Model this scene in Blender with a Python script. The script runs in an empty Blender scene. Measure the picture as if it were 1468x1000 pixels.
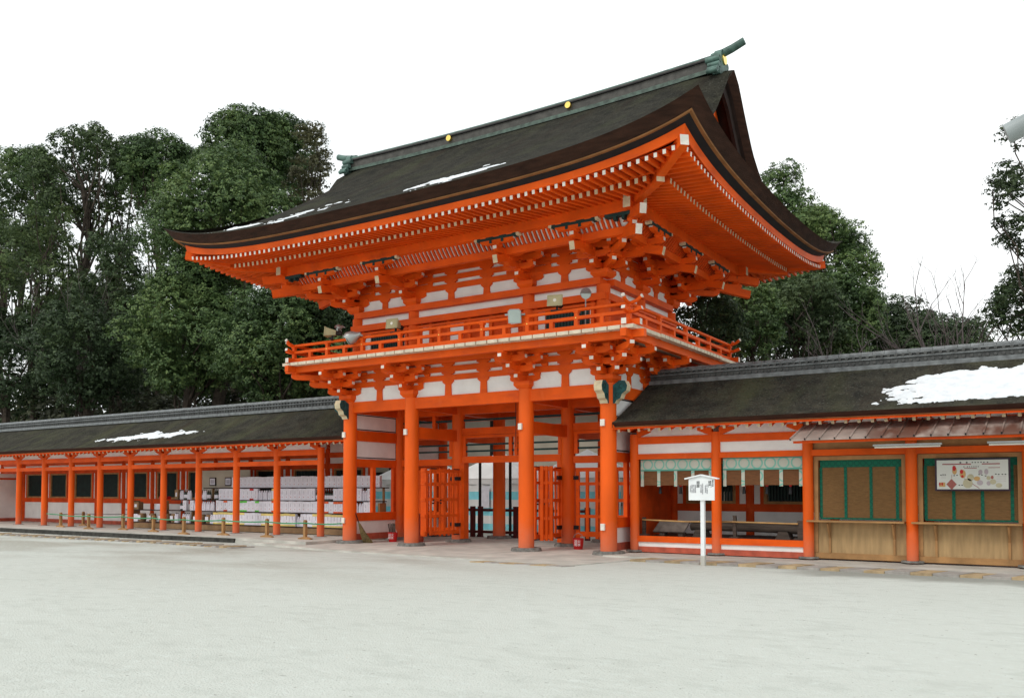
import bpy, math, random
import numpy as np
from math import radians as R, pi, sin, cos, exp
from mathutils import Vector, Matrix
random.seed(7); RNG = np.random.default_rng(11)
S = bpy.context.scene; COL = S.collection

# ------------------------------------------------------------------ camera
cd = bpy.data.cameras.new('camera'); cam = bpy.data.objects.new('camera', cd); COL.objects.link(cam)
cam.location = (15.48, -21.30, 1.65)
cam.rotation_euler = (R(90) + 0.035, 0, 0.5757)
cd.sensor_width = 36; cd.lens = 30.36; cd.shift_y = 0.1085; cd.clip_end = 2000; cd.clip_start = .1
S.camera = cam
# ------------------------------------------------------------------ sky, sun, exposure
W = bpy.data.worlds.new('World'); S.world = W; W.use_nodes = True
nt = W.node_tree; nt.nodes.clear()
SUN_EL, SUN_AZ = R(48), R(205)           # high veiled sun, behind the camera's left shoulder
sky = nt.nodes.new('ShaderNodeTexSky'); sky.sky_type = 'NISHITA'; sky.sun_disc = False
sky.sun_elevation = SUN_EL; sky.sun_rotation = SUN_AZ
tc = nt.nodes.new('ShaderNodeTexCoord')
mp = nt.nodes.new('ShaderNodeMapping'); mp.inputs['Scale'].default_value = (1, 1, 2.6)
nz = nt.nodes.new('ShaderNodeTexNoise'); nz.inputs['Scale'].default_value = 1.6; nz.inputs['Detail'].default_value = 5
cr = nt.nodes.new('ShaderNodeValToRGB')
cr.color_ramp.elements[0].position = .28; cr.color_ramp.elements[0].color = (7.5, 8.3, 8.5, 1)
cr.color_ramp.elements[1].position = .62; cr.color_ramp.elements[1].color = (11.2, 11.4, 11.3, 1)
mx = nt.nodes.new('ShaderNodeMixRGB'); mx.inputs[0].default_value = .93
bg = nt.nodes.new('ShaderNodeBackground'); bg.inputs['Strength'].default_value = .1
wo = nt.nodes.new('ShaderNodeOutputWorld')
nt.links.new(tc.outputs['Generated'], mp.inputs['Vector']); nt.links.new(mp.outputs[0], nz.inputs['Vector'])
nt.links.new(nz.outputs['Fac'], cr.inputs[0]); nt.links.new(sky.outputs[0], mx.inputs[1]); nt.links.new(cr.outputs[0], mx.inputs[2])
nt.links.new(mx.outputs[0], bg.inputs['Color']); nt.links.new(bg.outputs[0], wo.inputs['Surface'])
sd = bpy.data.lights.new('sun', 'SUN'); sd.energy = .9; sd.angle = R(18); sd.color = (1, .96, .9)
so = bpy.data.objects.new('sun', sd); COL.objects.link(so)
so.rotation_euler = Vector((-sin(SUN_AZ) * cos(SUN_EL) * -1, -cos(SUN_AZ) * cos(SUN_EL) * -1, sin(SUN_EL))).to_track_quat('Z', 'Y').to_euler()
S.view_settings.view_transform = 'Standard'; S.view_settings.look = 'None'
S.view_settings.exposure = .30; S.view_settings.gamma = 1

# ------------------------------------------------------------------ materials
def mat(name, col, rough=.7, var=.12, scale=3., bump=0., bscale=40., spec=.3, metal=0., col2=None, stretch=None, detail=5):
    m = bpy.data.materials.new(name); m.use_nodes = True; n = m.node_tree.nodes; l = m.node_tree.links
    b = n['Principled BSDF']; b.inputs['Roughness'].default_value = rough; b.inputs['Metallic'].default_value = metal
    b.inputs['Specular IOR Level'].default_value = spec
    g = n.new('ShaderNodeNewGeometry'); mp = n.new('ShaderNodeMapping'); l.new(g.outputs['Position'], mp.inputs[0])
    if stretch: mp.inputs['Scale'].default_value = stretch
    t = n.new('ShaderNodeTexNoise'); t.inputs['Scale'].default_value = scale; t.inputs['Detail'].default_value = detail
    l.new(mp.outputs[0], t.inputs['Vector'])
    r = n.new('ShaderNodeValToRGB'); c = Vector(col); d = Vector(col2) if col2 else c * (1 - 2 * var)
    r.color_ramp.elements[0].position = .3; r.color_ramp.elements[0].color = (*d, 1)
    r.color_ramp.elements[1].position = .7; r.color_ramp.elements[1].color = (*(c if col2 else c * (1 + var)), 1)
    l.new(t.outputs['Fac'], r.inputs[0]); l.new(r.outputs[0], b.inputs['Base Color'])
    if bump:
        t2 = n.new('ShaderNodeTexNoise'); t2.inputs['Scale'].default_value = bscale; t2.inputs['Detail'].default_value = 6
        l.new(mp.outputs[0], t2.inputs['Vector'])
        bp = n.new('ShaderNodeBump'); bp.inputs['Strength'].default_value = bump; bp.inputs['Distance'].default_value = .03
        l.new(t2.outputs['Fac'], bp.inputs['Height']); l.new(bp.outputs[0], b.inputs['Normal'])
    return m
def add_mix(m, col, build):
    """mixes a second colour over the base colour; build(nodes, links) returns the factor socket"""
    n = m.node_tree.nodes; l = m.node_tree.links; b = n['Principled BSDF']
    src = b.inputs['Base Color'].links[0].from_socket
    x = n.new('ShaderNodeMixRGB'); l.new(src, x.inputs[1]); x.inputs[2].default_value = (*col, 1)
    l.new(build(n, l), x.inputs[0]); l.new(x.outputs[0], b.inputs['Base Color'])
def ramp(n, l, sock, a, b):
    r = n.new('ShaderNodeMapRange'); r.inputs[1].default_value = a; r.inputs[2].default_value = b; r.clamp = True
    l.new(sock, r.inputs[0]); return r.outputs[0]
def noise(n, l, sc, stretch=(1, 1, 1), det=5):
    g = n.new('ShaderNodeNewGeometry'); mp = n.new('ShaderNodeMapping'); mp.inputs['Scale'].default_value = stretch
    l.new(g.outputs['Position'], mp.inputs[0]); t = n.new('ShaderNodeTexNoise'); t.inputs['Scale'].default_value = sc
    t.inputs['Detail'].default_value = det; l.new(mp.outputs[0], t.inputs['Vector']); return t.outputs['Fac']
def math_(n, l, op, a, b):
    x = n.new('ShaderNodeMath'); x.operation = op
    for i, s in enumerate((a, b)):
        if isinstance(s, (int, float)): x.inputs[i].default_value = s
        else: l.new(s, x.inputs[i])
    return x.outputs[0]
def pos(n, l, ax):
    g = n.new('ShaderNodeNewGeometry'); s = n.new('ShaderNodeSeparateXYZ'); l.new(g.outputs['Position'], s.inputs[0]); return s.outputs[ax]

VER = mat('vermilion_paint', (.82, .106, .007), .55, .1, 1.3, .12, 30, .15)
VERD = mat('vermilion_paint_shaded', (.68, .075, .008), .65, .14, 2, .15, 30, .12)  # darker copy of the vermilion; under-eave and indoor shade put into the colour
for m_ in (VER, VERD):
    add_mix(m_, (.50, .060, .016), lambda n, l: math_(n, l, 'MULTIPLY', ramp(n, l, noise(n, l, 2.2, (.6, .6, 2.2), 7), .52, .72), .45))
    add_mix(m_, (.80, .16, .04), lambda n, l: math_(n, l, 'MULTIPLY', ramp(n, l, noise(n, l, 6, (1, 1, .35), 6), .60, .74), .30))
# pillars: paint bleached to salmon by rain splash near the foot (real wear)
VERC = mat('vermilion_paint_column', (.84, .116, .007), .5, .1, 1.3, .12, 24, .2, stretch=(1, 1, .35))
add_mix(VERC, (.60, .20, .12), lambda n, l: math_(n, l, 'MULTIPLY', ramp(n, l, math_(n, l, 'ADD', pos(n, l, 2), math_(n, l, 'MULTIPLY', noise(n, l, 5), .6)), 1.15, .25), .6))
FADE = mat('faded_red_sill', (.50, .105, .06), .75, .15, 4, .2, 30)
WHITE = mat('white_plaster', (.84, .83, .80), .85, .05, 2, .1, 25, .2)
PALE = mat('chalk_white_paint', (.78, .74, .66), .8, .08, 6)
DECK = mat('pale_deck_edge', (.70, .60, .46), .8, .1, 4)
CREAM = mat('cream_end_paint', (.66, .55, .36), .8, .1, 6)
BARK = mat('cypress_bark_roof', (.040, .037, .028), .95, .25, 2.2, 1., 16, .06, col2=(.016, .0155, .013), detail=9)
add_mix(BARK, (.050, .053, .028), lambda n, l: math_(n, l, 'MULTIPLY', ramp(n, l, noise(n, l, .8, (1, .3, 1)), .5, .75), .65))
add_mix(BARK, (.085, .085, .072), lambda n, l: math_(n, l, 'MULTIPLY', ramp(n, l, noise(n, l, 20, (1, 1, 1), 3), .56, .70), .55))
add_mix(BARK, (.009, .009, .008), lambda n, l: math_(n, l, 'MULTIPLY', ramp(n, l, noise(n, l, 13, (1, .6, .6), 4), .55, .68), .6))
add_mix(BARK, (.030, .020, .015), lambda n, l: math_(n, l, 'MULTIPLY', ramp(n, l, noise(n, l, .9, (1.6, .25, .25), 6), .56, .72), .5))
BARK2 = BARK.copy(); BARK2.name = 'mossy_bark_roof'
def _lift(m, k):
    for nd in m.node_tree.nodes:
        if nd.type == 'VALTORGB':
            for e in nd.color_ramp.elements: e.color = (*[c * k for c in e.color[:3]], 1)
        if nd.type == 'MIX_RGB': c = nd.inputs[2].default_value; nd.inputs[2].default_value = (c[0] * k, c[1] * k, c[2] * k, 1)
_lift(BARK2, 1.4)
add_mix(BARK2, (.085, .088, .042), lambda n, l: math_(n, l, 'MULTIPLY', ramp(n, l, noise(n, l, .9, (1.2, .25, .25), 6), .53, .68), .28))
BARKE = mat('cypress_bark_edge', (.047, .021, .013), .9, .2, 2, .6, 45, .2, stretch=(1, 1, 6))
EDGEW = mat('eave_board_wood', (.25, .11, .036), .7, .15, 3)
BLACK = mat('black_eave_board', (.012, .011, .012), .7, .2, 3)
DARKW = mat('dark_brown_wood', (.026, .014, .011), .7, .2, 4, .2)
COPPER = mat('verdigris_copper', (.085, .155, .13), .55, .3, 4, .2, 30, .4, metal=.2)
TILE = mat('grey_roof_tile', (.060, .061, .058), .5, .25, 5, .2, 30, .5)
TILEL = mat('pale_ridge_tile', (.15, .16, .162), .4, .3, 5, .2, 30, .6)
RIDGEB = mat('weathered_copper_band', (.07, .11, .085), .5, .3, 6, .2, 30, .4)
RTILE = mat('ridge_plaster_tile', (.075, .070, .062), .6, .2, 5, .2, 30)
GOLD = mat('gilded_crest', (.95, .68, .18), .25, .05, 4, metal=1.)
GREEN = mat('dark_green_paint', (.012, .045, .042), .6, .15, 4)
TEAL = mat('green_nosing_paint', (.012, .075, .075), .6, .25, 9)
LOUV = mat('green_louvre', (.010, .030, .026), .6, .2, 5)
TANW = mat('tan_window_frame', (.36, .19, .07), .7, .15, 5)
STONE = mat('granite_base', (.22, .21, .19), .9, .25, 8, .5, 50)
PAVE = mat('stone_paving', (.55, .53, .475), .9, .12, 1.6, .35, 40, .2)
add_mix(PAVE, (.36, .355, .32), lambda n, l: math_(n, l, 'MULTIPLY', ramp(n, l, noise(n, l, .7), .5, .68), .5))
KERBD = mat('dark_kerb_stone', (.055, .052, .045), .9, .3, 5, .5)
KTAN = mat('tan_kerb_stone', (.46, .34, .20), .9, .18, 5, .4)
KGREY = mat('grey_kerb_stone', (.38, .35, .32), .9, .15, 5, .4)
GRAV = mat('white_gravel', (.605, .627, .58), .95, .07, .12, .9, 45, .12, col2=(.56, .58, .53))
IRON = mat('black_iron', (.012, .012, .014), .5, .1)
PLY = mat('plain_board_wood', (.42, .275, .130), .7, .12, 2, .1, 30, stretch=(6, 1, .7))
PLYD = mat('honey_timber', (.40, .215, .085), .7, .15, 3, .1, 30)
REED = mat('bamboo_reed', (.165, .070, .028), .85, .1, 30, .4, 90, stretch=(.25, .25, 1))
REEDL = mat('pale_bamboo_reed', (.21, .112, .042), .85, .1, 30, .4, 90, stretch=(.25, .25, 1))
def brocade(name, a, b, sc):
    m = mat(name, a, .7, .05, 3); n = m.node_tree.nodes; l = m.node_tree.links
    def f(n, l):
        g = n.new('ShaderNodeNewGeometry'); s = n.new('ShaderNodeSeparateXYZ'); l.new(g.outputs['Position'], s.inputs[0])
        fx = math_(n, l, 'FRACT', math_(n, l, 'MULTIPLY', s.outputs[0], sc), 0); fz = math_(n, l, 'FRACT', math_(n, l, 'MULTIPLY', math_(n, l, 'ADD', s.outputs[2], .182), sc * 1.0), 0)
        dx = math_(n, l, 'SUBTRACT', fx, .5); dz = math_(n, l, 'SUBTRACT', fz, .5)
        d = math_(n, l, 'SQRT', math_(n, l, 'ADD', math_(n, l, 'MULTIPLY', dx, dx), math_(n, l, 'MULTIPLY', dz, dz)), 0)
        w = math_(n, l, 'ABSOLUTE', math_(n, l, 'SUBTRACT', d, .40), 0)
        return ramp(n, l, w, .075, .045)
    add_mix(m, b, f); return m
BROC = brocade('pale_green_brocade', (.50, .51, .43), (.20, .46, .37), 2.95)
BROG = brocade('deep_green_brocade', (.003, .135, .075), (.003, .075, .05), 7)
PAPER = mat('white_wrapping_paper', (.74, .73, .80), .7, .06, 5)
RED = mat('red_lacquer', (.52, .012, .012), .45, .1, 4)
ORNG = mat('orange_seal', (.75, .12, .03), .6)
LIME = mat('bright_green_seal', (.12, .55, .07), .6)
YEL = mat('yellow_seal', (.75, .6, .2), .6)
BLUE = mat('pale_blue_curtain', (.27, .72, .82), .8, .08, 2)
CLOTH = mat('white_tent_cloth', (.80, .79, .78), .85, .06, 1.2)
MAROON = mat('maroon_fence_paint', (.10, .014, .014), .6, .15)
BEIGE = mat('beige_wall', (.50, .45, .36), .9, .08, 1)
WALNUT = mat('weathered_walnut', (.105, .078, .062), .8, .25, 5, .3, 40, stretch=(.4, 4, 4))
AWN = mat('brown_copper_sheet', (.40, .315, .27), .42, .2, 1.5, .05, 8, .5, metal=.15)
add_mix(AWN, (.15, .070, .048), lambda n, l: math_(n, l, 'MULTIPLY', ramp(n, l, noise(n, l, 1.1, (1.2, .5, 1)), .5, .6), ramp(n, l, pos(n, l, 0), 10.8, 12.0)))
GREYM = mat('grey_metal', (.42, .43, .42), .35, .08, 6, spec=.5, metal=.5)
HORN = mat('beige_horn_plastic', (.42, .36, .20), .5, .08, 5)
GLASS = mat('lamp_glass', (.42, .50, .47), .08, .05, 3, spec=.9)
LAMPG = mat('shaded_lamp_enamel', (.30, .33, .33), .45, .08, 3)  # white street lamp: its grey shading is put into the base colour
TUBE = mat('tube_lamp_white', (.78, .76, .68), .4, .04)
SIGNW = mat('white_sign_paint', (.82, .84, .84), .6, .03, 3)
INK = mat('black_ink', (.03, .03, .03), .7)
GREYINK2 = mat('faded_ink', (.36, .36, .38), .7)
ROPE = mat('green_rope', (.06, .30, .14), .6, .1)
SNOW = mat('old_snow', (.84, .86, .88), .8, .05, 5, .9, 14, .2, col2=(.66, .69, .72), detail=8)
STRAW = mat('broom_straw', (.22, .16, .07), .9, .25, 20)
SAKE = mat('dark_green_bottle', (.01, .022, .012), .2, .1, spec=.6)
TRUNK = mat('tree_bark', (.075, .058, .045), .95, .3, 4, .6, 18)
TWIG = mat('bare_twig', (.120, .098, .095), .95, .2, 4)
BOXB = mat('brown_carton', (.26, .16, .08), .8, .15)

# ------------------------------------------------------------------ mesh builder
class MB:
    def __init__(s): s.v = []; s.f = []; s.m = []
    def q(s, pts, m=0):
        b = len(s.v); s.v += [tuple(p) for p in pts]; s.f.append(tuple(range(b, b + len(pts)))); s.m.append(m)
    def hexa(s, a, b, m=0, ma=None, mb=None):
        """a, b: two matching quads (loops)"""
        k = len(s.v); n = len(a); s.v += [tuple(p) for p in a] + [tuple(p) for p in b]
        s.f.append(tuple(reversed(range(k, k + n)))); s.m.append(m if ma is None else ma)
        s.f.append(tuple(range(k + n, k + 2 * n))); s.m.append(m if mb is None else mb)
        for i in range(n):
            j = (i + 1) % n; s.f.append((k + i, k + j, k + n + j, k + n + i)); s.m.append(m)
    def box(s, x0, x1, y0, y1, z0, z1, m=0):
        s.hexa([(x0, y0, z0), (x1, y0, z0), (x1, y1, z0), (x0, y1, z0)], [(x0, y0, z1), (x1, y0, z1), (x1, y1, z1), (x0, y1, z1)], m)
    def beam(s, p, q, w, h, m=0, mp=None, mq=None, tq=1.):
        p = Vector(p); q = Vector(q); d = (q - p).normalized()
        sd = d.cross(Vector((0, 0, 1)))
        sd = Vector((1, 0, 0)) if sd.length < 1e-4 else sd.normalized()
        up = sd.cross(d)
        L = lambda c, t: [c - sd * w * t / 2 - up * h * t / 2, c + sd * w * t / 2 - up * h * t / 2, c + sd * w * t / 2 + up * h * t / 2, c - sd * w * t / 2 + up * h * t / 2]
        a, b = L(p, 1.), L(q, tq)
        s.hexa(a, b, m, mp, mq)
    def cyl(s, x, y, z0, z1, r0, r1=None, n=16, m=0):
        r1 = r0 if r1 is None else r1
        s.hexa([(x + r0 * cos(2 * pi * i / n), y + r0 * sin(2 * pi * i / n), z0) for i in range(n)], [(x + r1 * cos(2 * pi * i / n), y + r1 * sin(2 * pi * i / n), z1) for i in range(n)], m)
    def tube(s, pts, r, n=8, m=0):
        pts = [Vector(p) for p in pts]; rr = r if isinstance(r, (list, tuple)) else [r] * len(pts)
        rings = []
        for i, p in enumerate(pts):
            d = (pts[min(i + 1, len(pts) - 1)] - pts[max(i - 1, 0)]).normalized()
            a = d.cross(Vector((.1, .2, 1) if abs(d.z) < .9 else (1, 0, 0))).normalized(); b = d.cross(a)
            k = len(s.v); s.v += [tuple(p + (a * cos(2 * pi * j / n) + b * sin(2 * pi * j / n)) * rr[i]) for j in range(n)]; rings.append(k)
        for u, w in zip(rings, rings[1:]):
            for j in range(n):
                s.f.append((u + j, u + (j + 1) % n, w + (j + 1) % n, w + j)); s.m.append(m)
        s.f.append(tuple(rings[0] + j for j in reversed(range(n)))); s.m.append(m)
        s.f.append(tuple(rings[-1] + j for j in range(n))); s.m.append(m)
    def prism(s, poly, fn, a, b, m=0, ma=None, mb=None):
        """poly (u,v) extruded between a and b; fn(u,v,w) -> xyz"""
        s.hexa([fn(u, v, a) for u, v in poly], [fn(u, v, b) for u, v in poly], m, ma, mb)
    def grid(s, P, m=0, flip=False):
        """P[i][j] points"""
        k = len(s.v); nj = len(P[0])
        for row in P: s.v += [tuple(p) for p in row]
        for i in range(len(P) - 1):
            for j in range(nj - 1):
                a = (k + i * nj + j, k + i * nj + j + 1, k + (i + 1) * nj + j + 1, k + (i + 1) * nj + j)
                s.f.append(a[::-1] if flip else a); s.m.append(m)
    def build(s, name, mats, parent=None, loc=None, smooth=True, fix=True):
        """vertices are world coordinates unless loc is given (then local, placed at loc)"""
        me = bpy.data.meshes.new(name)
        off = Vector((0, 0, 0))
        if parent is not None and loc is None:
            p = parent
            while p is not None: off += p.location; p = p.parent
        elif loc is None: off = Vector((0, 0, 0))
        me.from_pydata([(v[0] - off.x, v[1] - off.y, v[2] - off.z) for v in s.v], [], s.f)
        for m in (mats if isinstance(mats, (list, tuple)) else [mats]): me.materials.append(m)
        me.polygons.foreach_set('material_index', s.m)
        if fix:
            import bmesh
            b = bmesh.new(); b.from_mesh(me); bmesh.ops.recalc_face_normals(b, faces=b.faces); b.to_mesh(me); b.free()
        if smooth:
            me.shade_smooth(); me.set_sharp_from_angle(angle=R(38))
        o = bpy.data.objects.new(name, me); COL.objects.link(o)
        if parent is not None: o.parent = parent
        if loc is not None: o.location = loc
        return o
def tag(o, label=None, cat=None, group=None, kind=None):
    if label: o['label'] = label
    if cat: o['category'] = cat
    if group: o['group'] = group
    if kind: o['kind'] = kind
    return o
def thing(name, label, cat, loc, group=None):
    o = bpy.data.objects.new(name, None); COL.objects.link(o); o.location = loc; o.empty_display_size = .2
    return tag(o, label, cat, group)
def centre(o):
    """moves a single-mesh object's origin to the middle of its base"""
    me = o.data; n = len(me.vertices); a = np.empty(n * 3); me.vertices.foreach_get('co', a); a = a.reshape(-1, 3)
    c = np.array([(a[:, 0].min() + a[:, 0].max()) / 2, (a[:, 1].min() + a[:, 1].max()) / 2, a[:, 2].min()])
    me.vertices.foreach_set('co', (a - c).ravel()); o.location = Vector(o.location) + Vector(c); me.update(); return o
def copy_tree(o, parent=None):
    c = o.copy(); COL.objects.link(c); c.parent = parent
    for ch in [x for x in bpy.data.objects if x.parent == o]: copy_tree(ch, c)
    return c
def text(body, size, loc, rot, m, parent, name='lettering', align='CENTER'):
    cu = bpy.data.curves.new('t', 'FONT'); cu.body = body; cu.size = size; cu.align_x = align; cu.align_y = 'CENTER'; cu.extrude = .002; cu.space_line = .95
    t = bpy.data.objects.new('t', cu); COL.objects.link(t)
    me = bpy.data.meshes.new_from_object(t.evaluated_get(bpy.context.evaluated_depsgraph_get())); bpy.data.objects.remove(t)
    me.materials.clear(); me.materials.append(m)
    o = bpy.data.objects.new(name, me); COL.objects.link(o); o.parent = parent
    off = Vector((0, 0, 0)); p = parent
    while p is not None: off += p.location; p = p.parent
    o.location = Vector(loc) - off; o.rotation_euler = rot; return o

# ------------------------------------------------------------------ ground
def gz(x, y):
    a = min(1, max(0, (x + 14) / 18)); return -.20 + .08 * a
m = MB(); xs = [-600, -200, -90, -60, -45] + [-40 + 2 * i for i in range(41)] + [48, 60, 90, 200, 600]
ys = [-200, -60, -30] + [-26 + 2 * i for i in range(20)] + [20, 40, 80, 200, 900]
m.grid([[(x, y, gz(x, y)) for y in ys] for x in xs])
g_ = GRAV
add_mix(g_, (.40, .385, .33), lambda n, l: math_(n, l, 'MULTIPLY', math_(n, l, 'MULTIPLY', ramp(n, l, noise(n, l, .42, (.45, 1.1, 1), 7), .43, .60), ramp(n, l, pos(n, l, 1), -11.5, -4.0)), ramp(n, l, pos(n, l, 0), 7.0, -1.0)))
add_mix(g_, (.45, .47, .425), lambda n, l: math_(n, l, 'MULTIPLY', ramp(n, l, noise(n, l, 4.5, (.5, 1, 1), 10), .50, .68), .38))
add_mix(g_, (.66, .70, .66), lambda n, l: math_(n, l, 'MULTIPLY', ramp(n, l, noise(n, l, 9, (.6, 1, 1), 8), .54, .70), .4))
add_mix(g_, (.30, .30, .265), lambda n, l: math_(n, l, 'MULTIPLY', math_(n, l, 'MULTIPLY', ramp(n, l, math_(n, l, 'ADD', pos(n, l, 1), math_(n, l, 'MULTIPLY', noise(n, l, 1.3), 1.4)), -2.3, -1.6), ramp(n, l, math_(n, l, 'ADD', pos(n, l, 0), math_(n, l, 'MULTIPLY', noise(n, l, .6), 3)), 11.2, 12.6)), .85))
add_mix(g_, (.26, .25, .22), lambda n, l: math_(n, l, 'MULTIPLY', ramp(n, l, noise(n, l, 15, (1, 1, 1), 2), .70, .75), .7))
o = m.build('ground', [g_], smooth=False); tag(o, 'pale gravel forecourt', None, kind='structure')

# paving: gate apron, corridor floors, strips
m = MB()
m.prism([(-37, -1.1), (-9.2, -1.1), (-5.3, -1.5), (-5.3, 5.2), (-37, 5.2)], lambda u, v, w: (u, v, w), -.4, -.004)
m.prism([(-9.2, -1.12), (-6.4, -1.95), (-3.2, -2.72), (5.6, -3.5), (6.05, -1.45), (6.05, 1), (5.3, 5.4), (-5.29, 5.4), (-5.29, -1.5)], lambda u, v, w: (u, v, w), -.4, -.098)
m.prism([(5.0, -.74), (19.4, -.74), (19.4, 5.2), (5.0, 5.2)], lambda u, v, w: (u, v, w), -.4, -.062)
o = m.build('stone_paving', [PAVE], smooth=False); tag(o, kind='structure')
m = MB(); m.box(-37, -9.2, -1.18, -1.103, -.4, -.03)
tag(m.build('kerb_edge', [KERBD]), kind='structure')
m = MB(); x = 6.15; i = 0
while x < 19:
    w = .42 if i % 2 == 0 else .50; jj = random.uniform(-.03, .03); sk = -.22
    m.prism([(x, -1.5 + jj), (x + w - .012, -1.5 + jj), (x + w - .012 - sk, -.744), (x - sk, -.744)], lambda u, v, q: (u, v, q), -.3, -.058 + random.uniform(-.014, .008), i % 2); x += w; i += 1
for k in range(6):
    x = 2.9 + k * .44
    m.prism([(x, -3.85), (x + .42, -3.85), (x + .60, -3.52), (x + .18, -3.52)], lambda u, v, q: (u, v, q), -.3, -.100, k % 2)
tag(m.build('kerb_stones', [KTAN, KGREY], smooth=False), kind='structure')
m = MB()
for k in range(64):
    x = -34 + k * .43; y = -2.0 - max(0, (x + 12) * .11)
    m.prism([(x, y - .75), (x + .2, y - .75), (x + .42, y), (x + .22, y)], lambda u, v, q: (u, v, q), -.3, gz(x, 0) + .035 + .01 * (k % 3), 0 if k % 2 else 1)
tag(m.build('gutter_stones', [KGREY, KTAN], smooth=False), kind='structure')

# ------------------------------------------------------------------ the gate
G = thing('shrine_gate', 'two storey vermilion shrine gate with thick dark bark roof and balcony', 'gate', (0, 0, 0))
CX = (-4.81, -2.15, 2.15, 4.81); CY = (0, 2.5, 5.0); CR = .232
for yi, y in enumerate(CY):
    for x in CX:
        m = MB(); m.cyl(0, 0, 0, 4.6, CR, CR * .96, 28)
        c = m.build('column', [VERC], G, (x, y, 0))
        b = MB(); b.cyl(0, 0, -.12, .0, .47, .43, 14); b.build('stone_base', [STONE], c, (0, 0, 0), smooth=False)
        if yi == 0:
            for z in (3.5, .66):
                if x == -2.15 and z < 1 or x == 2.15 and z < 1: continue
                b = MB(); b.box(-.06, .06, -CR - .05, -CR + .03, z - .09, z + .09)
                p = b.build('sensor_box', [PALE], c, (-.05, 0, 0))
def beam(name, p, q, w, h, mt=None, par=None):
    m = MB(); m.beam(p, q, w, h); return m.build(name, [mt or VER], par or G, smooth=False)
X2 = 4.81
# head beams all round lower storey + tie beams
for y in CY:
    for a, b in zip(CX, CX[1:]): beam('head_beam', (a + .2, y, 4.41), (b - .2, y, 4.41), .2, .35)
for x in CX:
    for a, b in zip(CY, CY[1:]):
        beam('head_beam', (x, a + .2, 4.41), (x, b - .2, 4.41), .2, .35)
        beam('tie_beam', (x, a + .2, 3.5), (x, b - .2, 3.5), .16, .36)
m = MB(); m.box(-4.7, 4.7, .05, 4.95, 4.62, 4.68)
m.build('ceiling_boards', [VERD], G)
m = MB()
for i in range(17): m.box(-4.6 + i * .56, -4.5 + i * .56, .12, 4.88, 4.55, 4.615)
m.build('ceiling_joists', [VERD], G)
# green beam-end nosings at the corner pillars
NOSE = [(0, 0), (0, .5), (.2, .62), (.36, .6), (.43, .47), (.40, .33), (.27, .25), (.22, .13), (.1, .08), (.06, 0)]
for sx in (-1, 1):
    for ax in (0, 1):
        m = MB()
        if ax == 0: fn = lambda u, v, w, sx=sx: (sx * (X2 + CR - .03 + u), w, 4.02 + v)
        else: fn = lambda u, v, w, sx=sx: (sx * X2 + w, -(CR - .03 + u), 4.02 + v)
        m.prism(NOSE, fn, -.12, .12, 1, 0, 0)
        ns = m.build('beam_nosing', [TEAL, CREAM], G, smooth=False)
        m = MB()
        for cx, cz, r in ((.27, .46, .07), (.13, .22, .05)):
            for w in (-.124, .124):
                m.tube([fn(cx + r * cos(t * .6), cz + r * sin(t * .6), w) for t in range(9)], .012, 5)
        m.build('carved_scroll', [GREEN], ns)
# side walls of the lower storey (x = +-4.81)
for sx in (-1, 1):
    for k in (0, 1):
        y0, y1 = CY[k] + .2, CY[k + 1] - .2; x = sx * 4.81
        m = MB(); m.box(x - .03, x + .03, y0, y1, 2.72, 4.24); m.build('wall_panel', [WHITE], G)
        m = MB()
        for (z0, z1) in ((3.70, 4.22), (2.75, 3.35)):
            for sgn in (-1, 1):
                X = x + sgn * .034
                for (a, b, c, d) in ((y0, y0 + .03, z0, z1), (y1 - .03, y1, z0, z1), (y0 + .03, y1 - .03, z0, z0 + .03), (y0 + .03, y1 - .03, z1 - .03, z1)): m.box(X - .004, X + .004, a, b, c, d)
        m.build('panel_edging', [BLACK], G)
        beam('rail_beam', (x, y0, 2.58), (x, y1, 2.58), .15, .26); beam('sill_beam', (x, y0, .76), (x, y1, .76), .16, .28)
        m = MB(); m.box(x - .03, x + .03, y0, y1, .2, .62); m.build('wall_panel', [WHITE], G)
        beam('base_board', (x, y0, .09), (x, y1, .09), .14, .2, FADE)
        m = MB(); m.box(x - .06, x + .06, 1.05 + 2.5 * k, 1.21 + 2.5 * k, .9, 2.45); m.build('window_post', [VER], G)
        m = MB(); m.box(x - .06, x + .06, y1 - .16, y1, .9, 2.45); m.build('window_post', [VERD], G)
# middle row: transoms, lintel, lattice fences, folding doors
beam('lintel', (-1.93, 2.5, 2.69), (1.93, 2.5, 2.69), .2, .22); beam('transom_beam', (-1.93, 2.5, 3.64), (1.93, 2.5, 3.64), .2, .24)
for a, b in ((-4.6, -2.38), (2.38, 4.6)):
    beam('lintel', (a, 2.5, 2.62), (b, 2.5, 2.62), .18, .22); beam('transom_beam', (a, 2.5, 3.64), (b, 2.5, 3.64), .18, .24)
for a, b, posts in ((-1.9, 1.9, (-1.87, 0, .22, 1.87)), (-4.57, -2.38, (-4.5, -2.45)), (2.38, 4.57, (2.45, 4.5))):
    m = MB()
    for x in posts: m.box(x - .06, x + .06, 2.44, 2.56, 2.81, 3.515)
    m.box(a, b, 2.42, 2.58, 3.42, 3.51)
    f = m.build('transom_frame', [VER], G, smooth=False)
    m = MB()
    for z in (2.98, 3.2): m.box(a + .08, b - .08, 2.47, 2.53, z - .03, z + .03)
    m.build('transom_bar', [GREEN], f, smooth=False)
    m = MB(); m.box(a, b, 2.46, 2.54, 4.0, 4.07); m.build('green_rail', [GREEN], G, smooth=False)
    beam('upper_strut', ((a + b) / 2 + .3, 2.5, 3.76), ((a + b) / 2 + .3, 2.5, 4.23), .14, .14)
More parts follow.
